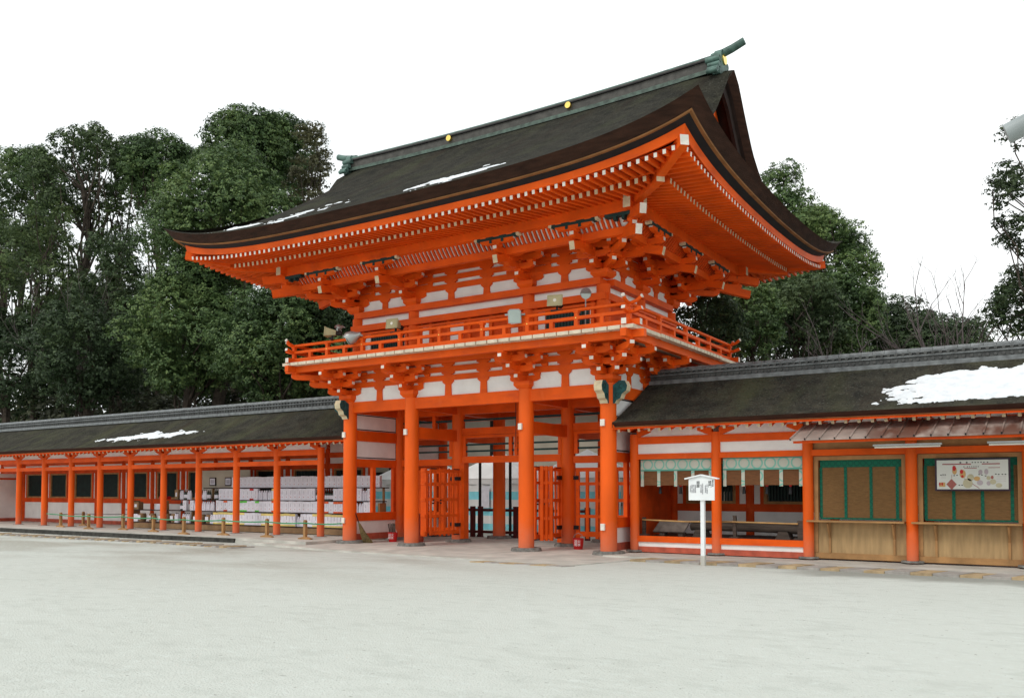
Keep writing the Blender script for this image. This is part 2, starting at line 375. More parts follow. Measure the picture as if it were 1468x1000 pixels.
for sx in (-1, 1): m = MB(); m.box(sx * 1.9 - .08, sx * 1.9 + .08, 2.36, 2.64, .02, 2.58); m.build('door_jamb', [VER], G, smooth=False)
def lattice(mb, p, q, z0, z1, nv, zs, w=.075, d=.05):
    p = Vector(p); q = Vector(q); dr = (q - p).normalized(); nrm = Vector((-dr.y, dr.x, 0))
    L = (q - p).length
    for i in range(nv):
        c = p + dr * (w * .7 + (L - 1.4 * w) * i / (nv - 1)); ww = w * (1.25 if i in (0, nv - 1) else 1.)
        mb.beam((c.x, c.y, z0), (c.x, c.y, z1), ww if abs(dr.x) > .5 else d, d if abs(dr.x) > .5 else ww)
    for z, h in zs:
        mb.beam(p + nrm * .012 + Vector((0, 0, z)), q + nrm * .012 + Vector((0, 0, z)), d * 1.15, h)
for sx in (-1, 1):
    h = Vector((sx * 1.98, 2.28, 0)); t = Vector((sx * 1.99, .72, 0))
    m = MB(); lattice(m, h, t, .16, 2.38, 7, ((.27, .12), (.82, .085), (1.35, .10), (1.88, .085), (2.3, .1)), .08, .04)
    d = m.build('door_leaf', [VER], G, smooth=False)
    m = MB()
    for z in (.5, 2.05): m.box(h.x - .05, h.x + .05, 2.08, 2.33, z - .06, z + .06)
    for z in (.18, 2.36): m.box(h.x - .04, h.x + .04, .72, 1.02, z - .015, z + .015); m.box(h.x - .04, h.x + .04, 1.98, 2.28, z - .015, z + .015)
    for yy in (.86, 1.25):
        for z in (1.24, 1.33): m.box(h.x - .05, h.x + .05, yy - .025, yy + .025, z - .025, z + .025)
    m.build('hinge', [IRON], d, smooth=False)
    m = MB(); lattice(m, (sx * 2.16, .75, 0), (sx * 2.5, .95, 0), .16, 2.38, 3, ((.27, .12), (.82, .09), (1.35, .11), (1.88, .09), (2.3, .1)), .085, .06)
    m.build('door_leaf', [VER], G, smooth=False)
    a, b = (2.42, 4.58) if sx > 0 else (-4.58, -2.42)
    m = MB(); lattice(m, (a, 2.5, 0), (b, 2.5, 0), .16, 2.36, 7, ((.3, .16), (.85, .1), (1.35, .1), (1.86, .1), (2.3, .12)), .1, .06)
    lf = m.build('lattice_fence', [VER], G, smooth=False)
    m = MB()
    for z in (.5, 2.05): m.box((a if sx > 0 else b) - .12, (a if sx > 0 else b) + .12, 2.43, 2.47, z - .06, z + .06)
    m.build('hinge', [IRON], lf, smooth=False)
# hanging lantern cords in the passage
m = MB(); m.cyl(1.02, 1.2, 3.0, 4.55, .012, n=6); m.cyl(4.2, 1.2, 2.9, 4.55, .012, n=6); m.build('hanging_rod', [IRON], G)

# ---- bracket sets
def bracket(outs, s, upper):
    m = MB(); h1 = .17; pit = .245
    def fr(o): return Vector((o[0], o[1], 0)), Vector((-o[1], o[0], 0))
    def bx(o, t, a0, a1, b0, b1, z0, z1, mt=0):
        A = [o * a0 + t * b0, o * a1 + t * b0, o * a1 + t * b1, o * a0 + t * b1]
        m.hexa([a + Vector((0, 0, z0)) for a in A], [a + Vector((0, 0, z1)) for a in A], mt)
    def taper(c, w0, w1, z0, zm, z1):
        f = lambda w, z: [c + Vector((-w, -w, z)), c + Vector((w, -w, z)), c + Vector((w, w, z)), c + Vector((-w, w, z))]
        m.hexa(f(w0, z0), f(w1, zm)); m.hexa(f(w1, zm), f(w1, z1))
    def arm(c, d, L0, L1, z0, wd=.13, tip0=1, tip1=1):
        n = Vector((-d.y, d.x, 0))
        pf = [(-L0 + .17, 0), (L1 - .17, 0), (L1 - .07, .03), (L1, .075), (L1, h1), (-L0, h1), (-L0, .075), (-L0 + .07, .03)]
        fn = lambda u, v, w: c + d * u + n * w + Vector((0, 0, z0 + v))
        m.prism(pf, fn, -wd / 2, wd / 2)
        for u, tp in ((L1, tip1), (-L0, tip0)):
            e = .004 if u > 0 else -.004
            if tp: m.hexa([fn(u - e, .075, -wd / 2 + .008), fn(u - e, .075, wd / 2 - .008), fn(u - e, h1 - .006, wd / 2 - .008), fn(u - e, h1 - .006, -wd / 2 + .008)],
                          [fn(u + e, .075, -wd / 2 + .008), fn(u + e, .075, wd / 2 - .008), fn(u + e, h1 - .006, wd / 2 - .008), fn(u + e, h1 - .006, -wd / 2 + .008)], tp)
    def masu(c, z): taper(c, .075, .105, z, z + .035, z + .077)
    Z = Vector((0, 0, 0)); zl = [.215 + pit * k for k in range(4)]
    taper(Z, .19, .27, 0, .1, .215)
    n_out = len([o for o in outs if abs(o[0]) + abs(o[1]) < 1.01])
    for o_ in outs:
        diag = abs(o_[0]) + abs(o_[1]) > 1.01
        o, t = fr(o_); sc = s * (math.sqrt(2) if diag else 1.)
        for k in range(3):
            arm(Z, o, .1, (k + 1) * sc + .15, zl[k], .135, 0, 1)
            masu(o * ((k + 1) * sc), zl[k] + h1)
        if not diag:
            ext = .28 if n_out > 1 else 0
            for j in range(0, 4):
                c = o * (j * sc)
                lv = [k for k in ((0, 1, 2) if j == 0 else (j,)) if k < 4]
                if j in (1, 2): lv = [j, j + 1] if j == 1 else [2]
                for k in lv:
                    if k > 3 or (j == 3 and k > 3): continue
                    L = .52 if k == j else .78
                    if j == 3: L = .55; 
                    if j == 3 and k == 3: pass
                    zz = zl[k] if k < 4 else zl[3]
                    arm(c, t, L, L, zz)
                    for b in (-L + .11, 0, L - .11): masu(c + t * b, zz + h1)
            if upper:                        # tail rafter (odaruki) with cream end
                a = o * .15 + Vector((0, 0, .93)); b = o * (3 * sc + .13) + Vector((0, 0, .50))
                m.beam(a, b, .15, .22, 0, None, 2)
        elif upper:
            a = o * .2 + Vector((0, 0, 1.02)); b = o * (3 * sc + .45) + Vector((0, 0, .56)); m.beam(a, b, .17, .25, 0, None, 1)
            a = o * .2 + Vector((0, 0, 1.32)); b = o * (3 * sc + .75) + Vector((0, 0, .98)); m.beam(a, b, .17, .25, 0, None, 1)
    return m
def dirs(i, j, nx, ny):
    d = []
    if j == 0: d.append((0, -1))
    if j == ny - 1: d.append((0, 1))
    if i == 0: d.append((-1, 0))
    if i == nx - 1: d.append((1, 0))
    if len(d) == 2: d.append((d[0][0] * .7071 + d[1][0] * .7071, d[0][1] * .7071 + d[1][1] * .7071))
    return tuple(d)
UX = (-4.6, -2.17, 2.17, 4.6); UY = (.15, 2.5, 4.85)
cache = {}
for (xs_, ys_, z, s_, up) in ((CX, CY, 4.6, .42, False), (UX, UY, 7.56, .56, True)):
    for i, x in enumerate(xs_):
        for j, y in enumerate(ys_):
            d = dirs(i, j, 4, 3)
            if not d: continue
            if (d, up) not in cache: cache[(d, up)] = o = bracket(d, s_, up).build('bracket_set', [VER, PALE, CREAM], G, (x, y, z), smooth=False)
            else:
                o = cache[(d, up)].copy(); COL.objects.link(o); o.location = (x, y, z)
# ---- wall bands between the brackets (white panels, through beams, struts)
def band(xs_, ys_, wy, rows, panel_z, nm):
    """rows: beams (z0,z1); struts between"""
    x0, x1 = xs_[0], xs_[-1]; y0, y1 = ys_[0], ys_[-1]
    m = MB()
    for (a, b) in (((x0, y0), (x1, y0)), ((x0, y1), (x1, y1)), ((x0, y0), (x0, y1)), ((x1, y0), (x1, y1))):
        m.beam((a[0], a[1], (panel_z[0] + panel_z[1]) / 2), (b[0], b[1], (panel_z[0] + panel_z[1]) / 2), .04, panel_z[1] - panel_z[0])
    m.build('plaster_band', [WHITE], G, smooth=False)
    for (z0, z1) in rows:
        m = MB(); e = .0
        for y in (y0, y1): m.beam((x0, y, (z0 + z1) / 2), (x1, y, (z0 + z1) / 2), .15, z1 - z0)
        for x in (x0, x1): m.beam((x, y0, (z0 + z1) / 2), (x, y1, (z0 + z1) / 2), .146, z1 - z0 - .004)
        m.build('through_beam', [VER], G, smooth=False)
    st = []
    for a, b, n in ((xs_[0], xs_[1], 1), (xs_[1], xs_[2], 2), (xs_[2], xs_[3], 1)):
        for k in range(n):
            u = (a + (b - a) * .5) if n == 1 else (a + (b - a) * (.345 + .31 * k))
            st += [((u, y0), (1, 0)), ((u, y1), (1, 0))]
    for a, b in zip(ys_, ys_[1:]): st += [((x0, (a + b) / 2), (0, 1)), ((x1, (a + b) / 2), (0, 1))]
    for (c, d) in st:
        m = MB(); d = Vector((d[0], d[1], 0)); n = Vector((-d.y, d.x, 0)); c = Vector((c[0], c[1], 0))
        def slab(w0, w1, z0, z1, th):
            m.hexa([c - d * w0 - n * th + Vector((0, 0, z0)), c + d * w0 - n * th + Vector((0, 0, z0)), c + d * w0 + n * th + Vector((0, 0, z0)), c - d * w0 + n * th + Vector((0, 0, z0))],
                   [c - d * w1 - n * th + Vector((0, 0, z1)), c + d * w1 - n * th + Vector((0, 0, z1)), c + d * w1 + n * th + Vector((0, 0, z1)), c - d * w1 + n * th + Vector((0, 0, z1))])
        z0, z1 = panel_z[0], rows[0][0]
        slab(.125, .11, z0, z1 - .12, .06); slab(.11, .2, z1 - .12, z1 - .05, .083); slab(.2, .2, z1 - .05, z1 + .002, .083)
        for q, r in zip(rows, rows[1:]):
            slab(.13, .24, q[1], (q[1] + r[0]) / 2, .083); slab(.24, .24, (q[1] + r[0]) / 2, r[0], .083)
        m.build('strut', [VER], G, smooth=False)
band(CX, CY, 0, ((5.05, 5.22), (5.32, 5.49), (5.59, 5.74)), (4.585, 5.7), 'lower')
band(UX, UY, 0, ((7.93, 8.10), (8.21, 8.37), (8.48, 8.66)), (7.55, 8.66), 'upper')

# ---- balcony
XD, YD = 6.35, 1.6
y1d = 5 + YD
def ring(x, y, z, w, h, name, mt, ext=0., par=None):
    m = MB()
    for (Y) in (-y, 5 + y): m.beam((-x - ext, Y, z), (x + ext, Y, z), w, h)
    for (X) in (-x, x): m.beam((X, -y - ext, z - .003), (X, 5 + y + ext, z - .003), w, h)
    return m.build(name, [mt], par or G, smooth=False)
ring(X2 + 1.26, 1.26, 5.64, .16, .2, 'balcony_beam', VER, .42)
ring(X2 + .5, .5, 5.62, .12, .16, 'balcony_beam', VER, 0)
m = MB()
n = 34
for i in range(n):
    x0 = -XD + 2 * XD * i / n; x1 = -XD + 2 * XD * (i + 1) / n - .035
    for a, b in ((-YD, .1), (4.9, y1d)): m.box(x0, x1, a, b, 5.742, 5.835, 0)
n = 18
for i in range(n):
    a = .12 + 4.76 * i / n; b = .12 + 4.76 * (i + 1) / n - .035
    for x0, x1 in ((-XD, -4.7), (4.7, XD)): m.box(x0, x1, a, b, 5.742, 5.835, 0)
fl = m.build('deck_boards', [DECK], G, smooth=False)
RX, RY = 6.08, 1.33
def rail_pt(side, u):  # kept simple: four straight sides
    pass
m = MB()
for Y in (-RY, 5 + RY): m.beam((-RX - .33, Y, 5.92), (RX + .33, Y, 5.92), .14, .15, 0, 1, 1); m.beam((-RX, Y, 6.20), (RX, Y, 6.20), .11, .085)
for X in (-RX, RX): m.beam((X, -RY - .33, 5.918), (X, 5 + RY + .33, 5.918), .14, .146, 0, 1, 1); m.beam((X, -RY, 6.198), (X, 5 + RY, 6.198), .11, .085)
for sx in (-1, 1):
    for (Y, sy) in ((-RY, -1), (5 + RY, 1)):
        for dx, dy in ((sx, 0), (0, sy)):
            c = Vector((sx * RX, Y, 6.2)); dv = Vector((dx, dy, 0))
            m.beam(c, c + dv * .16 + Vector((0, 0, .012)), .108, .085); m.beam(c + dv * .15 + Vector((0, 0, .01)), c + dv * .36 + Vector((0, 0, .07)), .108, .085, 0, None, 1)
bal = m.build('balustrade', [VER, PALE], G, smooth=False)
m = MB(); nose = []
zt = 6.42
for Y in (-RY, 5 + RY): m.tube([(-RX - .36, Y, zt + .15), (-RX - .22, Y, zt + .05), (-RX - .05, Y, zt), (RX + .05, Y, zt), (RX + .22, Y, zt + .05), (RX + .36, Y, zt + .15)], .048, 10)
for X in (-RX, RX): m.tube([(X, -RY - .36, zt + .15), (X, -RY - .22, zt + .05), (X, -RY - .05, zt - .002), (X, 5 + RY + .05, zt - .002), (X, 5 + RY + .22, zt + .05), (X, 5 + RY + .36, zt + .15)], .047, 10)
m.build('handrail', [VER], bal)
m = MB()
for sx in (-1, 1):
    for Y, sy in ((-RY, -1), (5 + RY, 1)):
        for dx, dy in ((sx, 0), (0, sy)):
            c = Vector((sx * RX + dx * .36, Y + dy * .36, zt + .15)); m.tube([c - Vector((dx * .02, dy * .02, .008)), c + Vector((dx * .012, dy * .012, .006))], .052, 10)
m.build('rail_tip', [PALE], bal)
pp = []
nx = 17; ny = 9
for i in range(nx):
    x = -RX + 2 * RX * i / (nx - 1)
    for Y in (-RY, 5 + RY): pp.append((x, Y, i % 2 == 0))
for i in range(1, ny - 1):
    y = -RY + (5 + 2 * RY) * i / (ny - 1)
    for X in (-RX, RX): pp.append((X, y, i % 2 == 0))
for x, y, tall in pp:
    m = MB(); m.box(x - .055, x + .055, y - .055, y + .055, 5.99, 6.158)
    if tall: m.box(x - .05, x + .05, y - .05, y + .05, 6.242, 6.37); m.box(x - .07, x + .07, y - .07, y + .07, 6.34, 6.385)
    o = m.build('baluster', [VER], bal, smooth=False)
    if tall:
        m = MB(); m.tube([(x, y - .052, 6.2), (x, y - .062, 6.2)], .017, 8); m.build('brass_stud', [GOLD], o)
# ---- upper storey walls
m = MB()
for x in UX:
    for y in UY:
        if abs(x) < 3 and y == UY[1]: continue
        m = MB(); m.cyl(x, y, 5.83, 7.38, .2, .2, 20); m.build('upper_column', [VER], G)
x0, x1, y0, y1 = UX[0], UX[-1], UY[0], UY[-1]
def loop(nm, z0, z1, w, off, mt, ext=0):
    m = MB(); zc = (z0 + z1) / 2
    for y in (y0 - off, y1 + off): m.beam((x0 - off - ext, y, zc), (x1 + off + ext, y, zc), w, z1 - z0)
    for x in (x0 - off, x1 + off): m.beam((x, y0 - off + w / 2 - ext, zc - .002), (x, y1 + off - w / 2 + ext, zc - .002), w, z1 - z0 - .004)
    return m.build(nm, [mt], G, smooth=False)
loop('plate_beam', 7.37, 7.565, .46, 0, VER)
loop('plaster_band', 7.12, 7.37, .05, 0, WHITE)
loop('wall_rail', 6.93, 7.13, .12, .16, VER)
loop('wall_board', 5.83, 6.93, .06, 0, VERD)
m = MB()
def front(a, b, z0, z1, y, mt, th=.02): m = MB(); m.box(a, b, y - th, y, z0, z1); m.build('wall_panel' if mt == 0 else 'window_recess', [(WHITE, LOUV)[mt]], G, smooth=False)
yf = y0 - .031
for a, b in ((-4.3, -2.45), (2.45, 4.3)):
    front(a + .35, b - .15, 6.15, 6.78, yf, 1); front(a + .05, a + .28, 6.0, 6.85, yf, 0); front(b - .1, b - .02, 6.0, 6.85, yf, 0)
for a, b in ((-1.8, -1.55), (-.75, -.2), (.45, .75), (1.5, 1.8)): front(a, b, 6.0, 6.82, yf, 0)
m = MB()
for a, b in ((-3.95, -2.6), (2.8, 4.15)):
    for k in range(14): x = a + (b - a) * k / 13; m.box(x - .02, x + .02, yf - .045, yf - .021, 6.15, 6.78)
m.build('window_louvre', [GREEN], G, smooth=False)
m = MB()
for a in (-1.5, -.8, .0, .8, 1.45, -2.5, 2.4, -4.35, 4.25): m = MB(); m.box(a, a + .1, yf - .07, yf - .02, 5.84, 6.93); m.build('wall_post', [VER], G, smooth=False)
m = MB(); m.box(-4.4, 4.4, yf - .075, yf - .021, 6.82, 6.9)
m.build('wall_rail', [VER], G, smooth=False)

# ---- eaves
XE, YE, ZE = 9.07, 4.26, 9.33
XV, XG, YC = 7.6, 6.85, 2.5
TM = YE + YC
def Lf(s, t=0.): return .8 * exp(-max(s, 0) / 1.9) * exp(-t / 2.5)
def F(t, s, xn): return ZE + .52 * t + .0178 * t * t + Lf(s, t) + .14 * xn * xn * (t / TM) ** 2
_D = [0, .4, 1, 1.66, 2.34, 2.9, 3.6, 4.4, 5.3, 7]; _V = [.20, .17, .51, .81, .80, .71, .58, .44, .28, 0]
def roll(x, t):
    return float(np.interp(TM - t, _D, _V)) * max(0, (abs(x) - 6.1) / 1.5) ** 1.7
def roof_front(x, y):                    # front slope; mirrored for the rear
    t = y + YE; return F(t, XE - abs(x), abs(x) / 7.2)
def eave_pt(side, u, o, h):
    """u in -1..1 along the side; o inset, h drop (grows at corners)"""
    hx, hy = XE, YE + YC
    L = hx if side in (0, 2) else hy
    c = u * L; s = L - abs(c); k = 1 + .58 * exp(-s / 2.)
    z = ZE + Lf(s) - h * k; c *= (L - o) / L
    return {0: (c, -YE + o, z), 1: (XE - o, YC + c, z), 2: (-c, 2 * YC + YE - o, z), 3: (-XE + o, YC - c, z)}[side]
US = [sin(pi / 2 * (-1 + 2 * i / 64)) for i in range(65)]
def eave_loop(levels, name, mt, par=G):
    m = MB()
    for sd_ in range(4): m.grid([[eave_pt(sd_, u, o, h) for u in US] for o, h in levels])
    return m.build(name, [mt], par)
eave_loop([(0, 0), (.05, .03), (.25, .215)], 'bark_eave', BARKE)
eave_loop([(.25, .215), (.235, .222), (.25, .243), (.33, .25)], 'eave_board', EDGEW)
eave_loop([(.33, .25), (.52, .33)], 'black_eave_board', BLACK)
eave_loop([(.50, .33), (.545, .475), (.64, .475)], 'eave_fascia', VER)
def lr(s, a=.53): return a * exp(-max(s, 0) / 1.9)
def under(side, c, o, z): 
    return {0: Vector((c, -YE + o, z)), 1: Vector((XE - o, YC + c, z)), 2: Vector((-c, 2 * YC + YE - o, z)), 3: Vector((-XE + o, YC - c, z))}[side]
for sd_ in range(4):
    L = XE if sd_ in (0, 2) else YE + YC
    # soffits
    m = MB()
    for o0, z0, o1, z1 in ((.56, 8.87, 1.55, 8.98), (1.4, 8.96, 3.3, 9.25)):
        rows = []
        for f in (0, .33, .66, 1):
            o = o0 + (o1 - o0) * f
            rows.append([under(sd_, u * (L - o), o, z0 + (z1 - z0) * f + lr(L - abs(u * (L - o)) - .0, .55 - .10 * (o - .56))) for u in US])
        m.grid(rows)
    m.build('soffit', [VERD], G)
    mf, mb_ = MB(), MB(); pitch = .212; nn = int((L - .75) / pitch)
    for k in range(-nn, nn + 1):
        c = k * pitch
        s = L - abs(c); l0 = lr(s)
        o_in = 1.6 if s > 1.75 else max(.75, s - .1)
        mf.beam(under(sd_, c, .57, 8.81 + l0), under(sd_, c, o_in, 8.91 + lr(s, .42)), .078, .10, 0, 1, 0)
    nn = int((L - 1.75) / pitch)
    for k in range(-nn, nn + 1):
        c = k * pitch; s = L - abs(c)
        o_in = 3.4 if s > 3.5 else max(1.7, s - .1)
        mb_.beam(under(sd_, c, 1.40, 8.80 + lr(s, .36)), under(sd_, c, o_in, 8.80 + .155 * (o_in - 1.4) + lr(s, .3)), .085, .12, 0, 1, 0)
    mf.build('flying_rafters', [VER, PALE], G, smooth=False); mb_.build('base_rafters', [VER, CREAM], G, smooth=False)
    m = MB(); rows = []
    for o, dz in ((1.42, 8.875), (1.42, 8.93), (1.56, 8.93)): rows.append([under(sd_, u * (L - o), o, dz + lr(L - abs(u * (L - o)), .38)) for u in US])
    m.grid(rows); m.build('rafter_board', [VER], G)
# hip rafters
for sx in (-1, 1):
    for sy in (-1, 1):
        def hp(o, z): return Vector((sx * (XE - o), YC + sy * (YE + YC - o), z))
        m = MB(); m.beam(hp(.52, 9.26), hp(1.75, 9.02), .2, .24, 0, 1, 0); m.beam(hp(1.5, 8.96), hp(4.4, 9.0), .2, .26, 0, 2, 0); m.build('hip_rafter', [VER, PALE, CREAM], G, smooth=False)
# purlin, inner beam, ribbed cove
px, py = 4.6 + 1.68, .15 - 1.68
m = MB(); zc = 8.88
for Y in (py, 5 - py): m.beam((-px - .35, Y, zc), (px + .35, Y, zc), .2, .34, 0, 1, 1)
for X in (-px, px): m.beam((X, py - .35, zc - .002), (X, 5 - py + .35, zc - .002), .2, .336, 0, 1, 1)
m.build('eave_purlin', [VER, CREAM], G, smooth=False)
ix, iy = 4.6 + 1.3, .15 - 1.3
m = MB(); zc = 8.36
for Y in (iy, 5 - iy): m.beam((-ix, Y, zc), (ix, Y, zc), .15, .2)
for X in (-ix, ix): m.beam((X, iy, zc - .002), (X, 5 - iy, zc - .002), .146, .196)
m.build('inner_beam', [VER], G, smooth=False)
m = MB()
for Y, sg in ((iy, -1), (5 - iy, 1)): m.q([(-ix, Y, 8.45), (ix, Y, 8.45), (px, Y + sg * .33, 8.82), (-px, Y + sg * .33, 8.82)])
for X, sg in ((ix, 1), (-ix, -1)): m.q([(X, iy, 8.45), (X, 5 - iy, 8.45), (X + sg * .33, 5 - py, 8.82), (X + sg * .33, py, 8.82)])
m.build('cove_board', [WHITE], G, smooth=False)
for Y, sg in ((iy, -1), (5 - iy, 1)):
    m = MB(); k = -ix
    while k < ix:
        pts = [(k, Y + sg * .03, 8.44), (k, Y + sg * .13, 8.54), (k, Y + sg * .24, 8.66), (k, Y + sg * .34, 8.80)]
        for a, b in zip(pts, pts[1:]): m.beam(a, b, .07, .05)
        k += .146
    m.build('cove_ribs', [VERD], G, smooth=False)
for X, sg in ((ix, 1), (-ix, -1)):
    m = MB(); k = iy
    while k < 5 - iy:
        pts = [(X + sg * .03, k, 8.44), (X + sg * .13, k, 8.54), (X + sg * .24, k, 8.66), (X + sg * .34, k, 8.80)]
        for a, b in zip(pts, pts[1:]): m.beam(a, b, .07, .05)
        k += .146
    m.build('cove_ribs', [VERD], G, smooth=False)
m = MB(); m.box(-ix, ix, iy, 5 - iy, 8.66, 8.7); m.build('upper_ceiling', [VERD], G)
# green cushion strips (with teeth between the blocks) under the purlin
def strip(mb, c, d, w=1.3):
    d = Vector(d); c = Vector(c)
    mb.beam(c - d * w / 2, c + d * w / 2, .17, .085)
    for k in (-.3, .3): mb.beam(c + d * (k * w * .5 - .04) + Vector((0, 0, -.08)), c + d * (k * w * .5 + .04) + Vector((0, 0, -.08)), .16, .1)
def cushion(c, d, w=1.3, tips=True):
    m = MB(); c = Vector(c); d = Vector(d); m.beam(c - d * w / 2, c + d * w / 2, .17, .085)
    for k in (-.3, .3): m.beam(c + d * (k * w * .5 - .04) + Vector((0, 0, -.088)), c + d * (k * w * .5 + .04) + Vector((0, 0, -.088)), .16, .09)
    if tips:
        for k in (-1, 1): m.beam(c + d * k * w / 2, c + d * k * (w / 2 + .09) + Vector((0, 0, .035)), .168, .084, 1)
    m.build('cushion_strip', [GREEN, CREAM], G, smooth=False)
for x in UX:
    for Y in (py, 5 - py): cushion((x, Y, 8.665), (1, 0, 0))
for y in UY:
    for X in (-px, px): cushion((X, y, 8.665), (0, 1, 0))
for sx in (-1, 1):
    for Y in (py, 5 - py): cushion((sx * (px - .35), Y, 8.663), (1, 0, 0), .8, False)

# ---- bark roof
m = MB(); ts = [TM * (i / 40) ** 1.15 for i in range(41)]
THK = .28
for mir in (1, -1):
    P = []
    for t in ts:
        lim = max(XE - t, XV) if t < XE - XV else XV
        row = []
        for u in US:
            x = u * lim; z = F(t, XE - abs(x), abs(x) / 7.2)
            z -= roll(x, t) * min(1, t / 1.47)                                     # verge rolls over
            row.append((x, YC + mir * -(TM - t) if mir == 1 else YC + (TM - t), z))
        P.append(row)
    m.grid(P, 0, mir == -1)
TS = XE - XG
for sx in (1, -1):
    P = []
    for i in range(17):
        t = TS * i / 16; lim = TM - t
        P.append([(sx * (XE - t), YC + u * lim, F(t, TM - abs(u * lim), abs(XE - t) / 7.2)) for u in US])
    m.grid(P, 0, sx == -1)
roof = m.build('bark_roof', [BARK], G, fix=False)
# verge edge + bargeboard + gable
tv = [XE - XV + .0 + (TM - (XE - XV)) * i / 24 for i in range(25)]
for sx in (1, -1):
    def vz(t): return F(t, XE - XV, XV / 7.2) - roll(XV, t)
    def yy(t, mir): return YC - (TM - t) if mir == 1 else YC + (TM - t)
    A = MB(); B = MB(); D = MB()
    for mir in (1, -1):
        A.grid([[(sx * XV, yy(t, mir), vz(t)) for t in tv], [(sx * (XV - .03), yy(t, mir), vz(t) - .06) for t in tv], [(sx * (XV - .20), yy(t, mir), vz(t) - THK) for t in tv]])
        B.grid([[(sx * (XV - .20), yy(t, mir), vz(t) - THK) for t in tv], [(sx * (XV - .3), yy(t, mir), vz(t) - THK - .02) for t in tv], [(sx * (XV - .32), yy(t, mir), vz(t) - THK - .3) for t in tv], [(sx * (XV - .42), yy(t, mir), vz(t) - THK - .3) for t in tv], [(sx * (XV - .42), yy(t, mir), vz(t) - THK) for t in tv]])
        D.grid([[(sx * (XV - .40), yy(t, mir), vz(t) - THK - .05) for t in tv], [(sx * (XG - .1), yy(t, mir), vz(t) - THK + .1) for t in tv]])
    A.build('verge_bark', [BARKE], G); B.build('bargeboard', [DARKW], G); D.build('gable_soffit', [DARKW], G)  # dark wood on the soffit paints in the shade under the verge
    m = MB(); xg = sx * (XG + .02)
    pts = [(xg, yy(t, 1), vz(t) - THK - .1) for t in tv if t > 2.3] + [(xg, yy(t, -1), vz(t) - THK - .1) for t in reversed(tv[:-1]) if t > 2.3]
    m.q(pts); gw = m.build('gable_wall', [VER], G, smooth=False)
    m = MB(); X = sx * (XG + .1)
    for y in (YC - 1.1, YC, YC + 1.1): m.beam((X, y, 10.4), (X, y, 12.6 - abs(y - YC) * 1.1), .1, .14)
    for z, w in ((10.8, 2.2), (11.7, 1.2)): m.beam((X, YC - w, z), (X, YC + w, z), .12, .2)
    m.build('gable_lattice', [VER], G, smooth=False)
    m = MB(); m.tube([(sx * (XG + .35), .15, 10.75), (sx * (XG + .52), .15, 10.72)], .09, 10); m.build('gable_camera', [GREYM], G)
# ---- ridge
def rz(x): return F(TM, 1, abs(x) / 7.2) - .03
xr = [-7.1 + 14.2 * i / 40 for i in range(41)]
def ridge_band(prof, name, mt):
    m = MB(); rows = []
    for (w, h) in prof: rows.append([(x, YC + w, rz(x) + h) for x in xr])
    m.grid(rows)
    for x in (xr[0], xr[-1]): m.q([(x, YC + w, rz(x) + h) for (w, h) in prof])
    return m.build(name, [mt], G)
RG = ridge_band([(-.31, -.2), (-.31, -.09), (-.27, -.06), (.27, -.06), (.31, -.09), (.31, -.2)], 'ridge_base', RIDGEB)
ridge_band([(-.24, -.06), (-.24, .19), (.24, .19), (.24, -.06)], 'ridge_tiles', RTILE)
ridge_band([(-.29, .19), (-.29, .225), (.29, .225), (.29, .19)], 'ridge_moulding', BLACK)
ridge_band([(-.20, .225), (-.20, .31), (.20, .31), (.20, .225)], 'ridge_tiles', RTILE)
ridge_band([(.17 * cos(a), .33 + .09 * sin(a)) for a in [pi - pi * i / 8 for i in range(9)]] + [(.17, .30), (-.17, .30)], 'ridge_cap', COPPER)
for x in (2.34, -2.37):
    for sy in (-1, 1):
        m = MB(); m.tube([(x, YC + sy * .24, rz(x) + .12), (x, YC + sy * .34, rz(x) + .12)], .10, 18); m.build('gilded_crest', [GOLD], G)
for sx in (-1, 1):
    m = MB(); z = rz(7.1)
    fn = lambda u, v, w: (w, YC + u, z + v)
    m.prism([(-.34, -.3), (.34, -.3), (.28, .05), (.22, .38), (.14, .47), (-.14, .47), (-.22, .38), (-.28, .05)], fn, sx * 7.08, sx * 7.3)
    on = m.build('ridge_end_tile', [COPPER], G, smooth=False)
    for sy in (-1, 1):
        m = MB()
        for (yo, zo, r, ln) in ((.33, .14, .09, .42), (.38, -.04, .08, .34), (.47, -.2, .08, .32), (.55, -.28, .07, .32)):
            m.tube([(sx * 7.3, YC + sy * yo, z + zo), (sx * (7.3 - ln), YC + sy * yo, z + zo)], r, 12)
        m.build('ridge_scroll', [COPPER], on)
    m = MB(); m.tube([(sx * 7.29, YC, z + .22), (sx * 7.34, YC, z + .22)], .15, 18); m.build('gilded_crest', [GOLD], on)
    m = MB(); m.tube([(sx * 6.95, YC, z + .36), (sx * 7.25, YC, z + .41), (sx * 7.55, YC, z + .48), (sx * 7.9, YC, z + .60)], [.12, .12, .115, .11], 12); m.build('ridge_bird_perch', [COPPER], on)

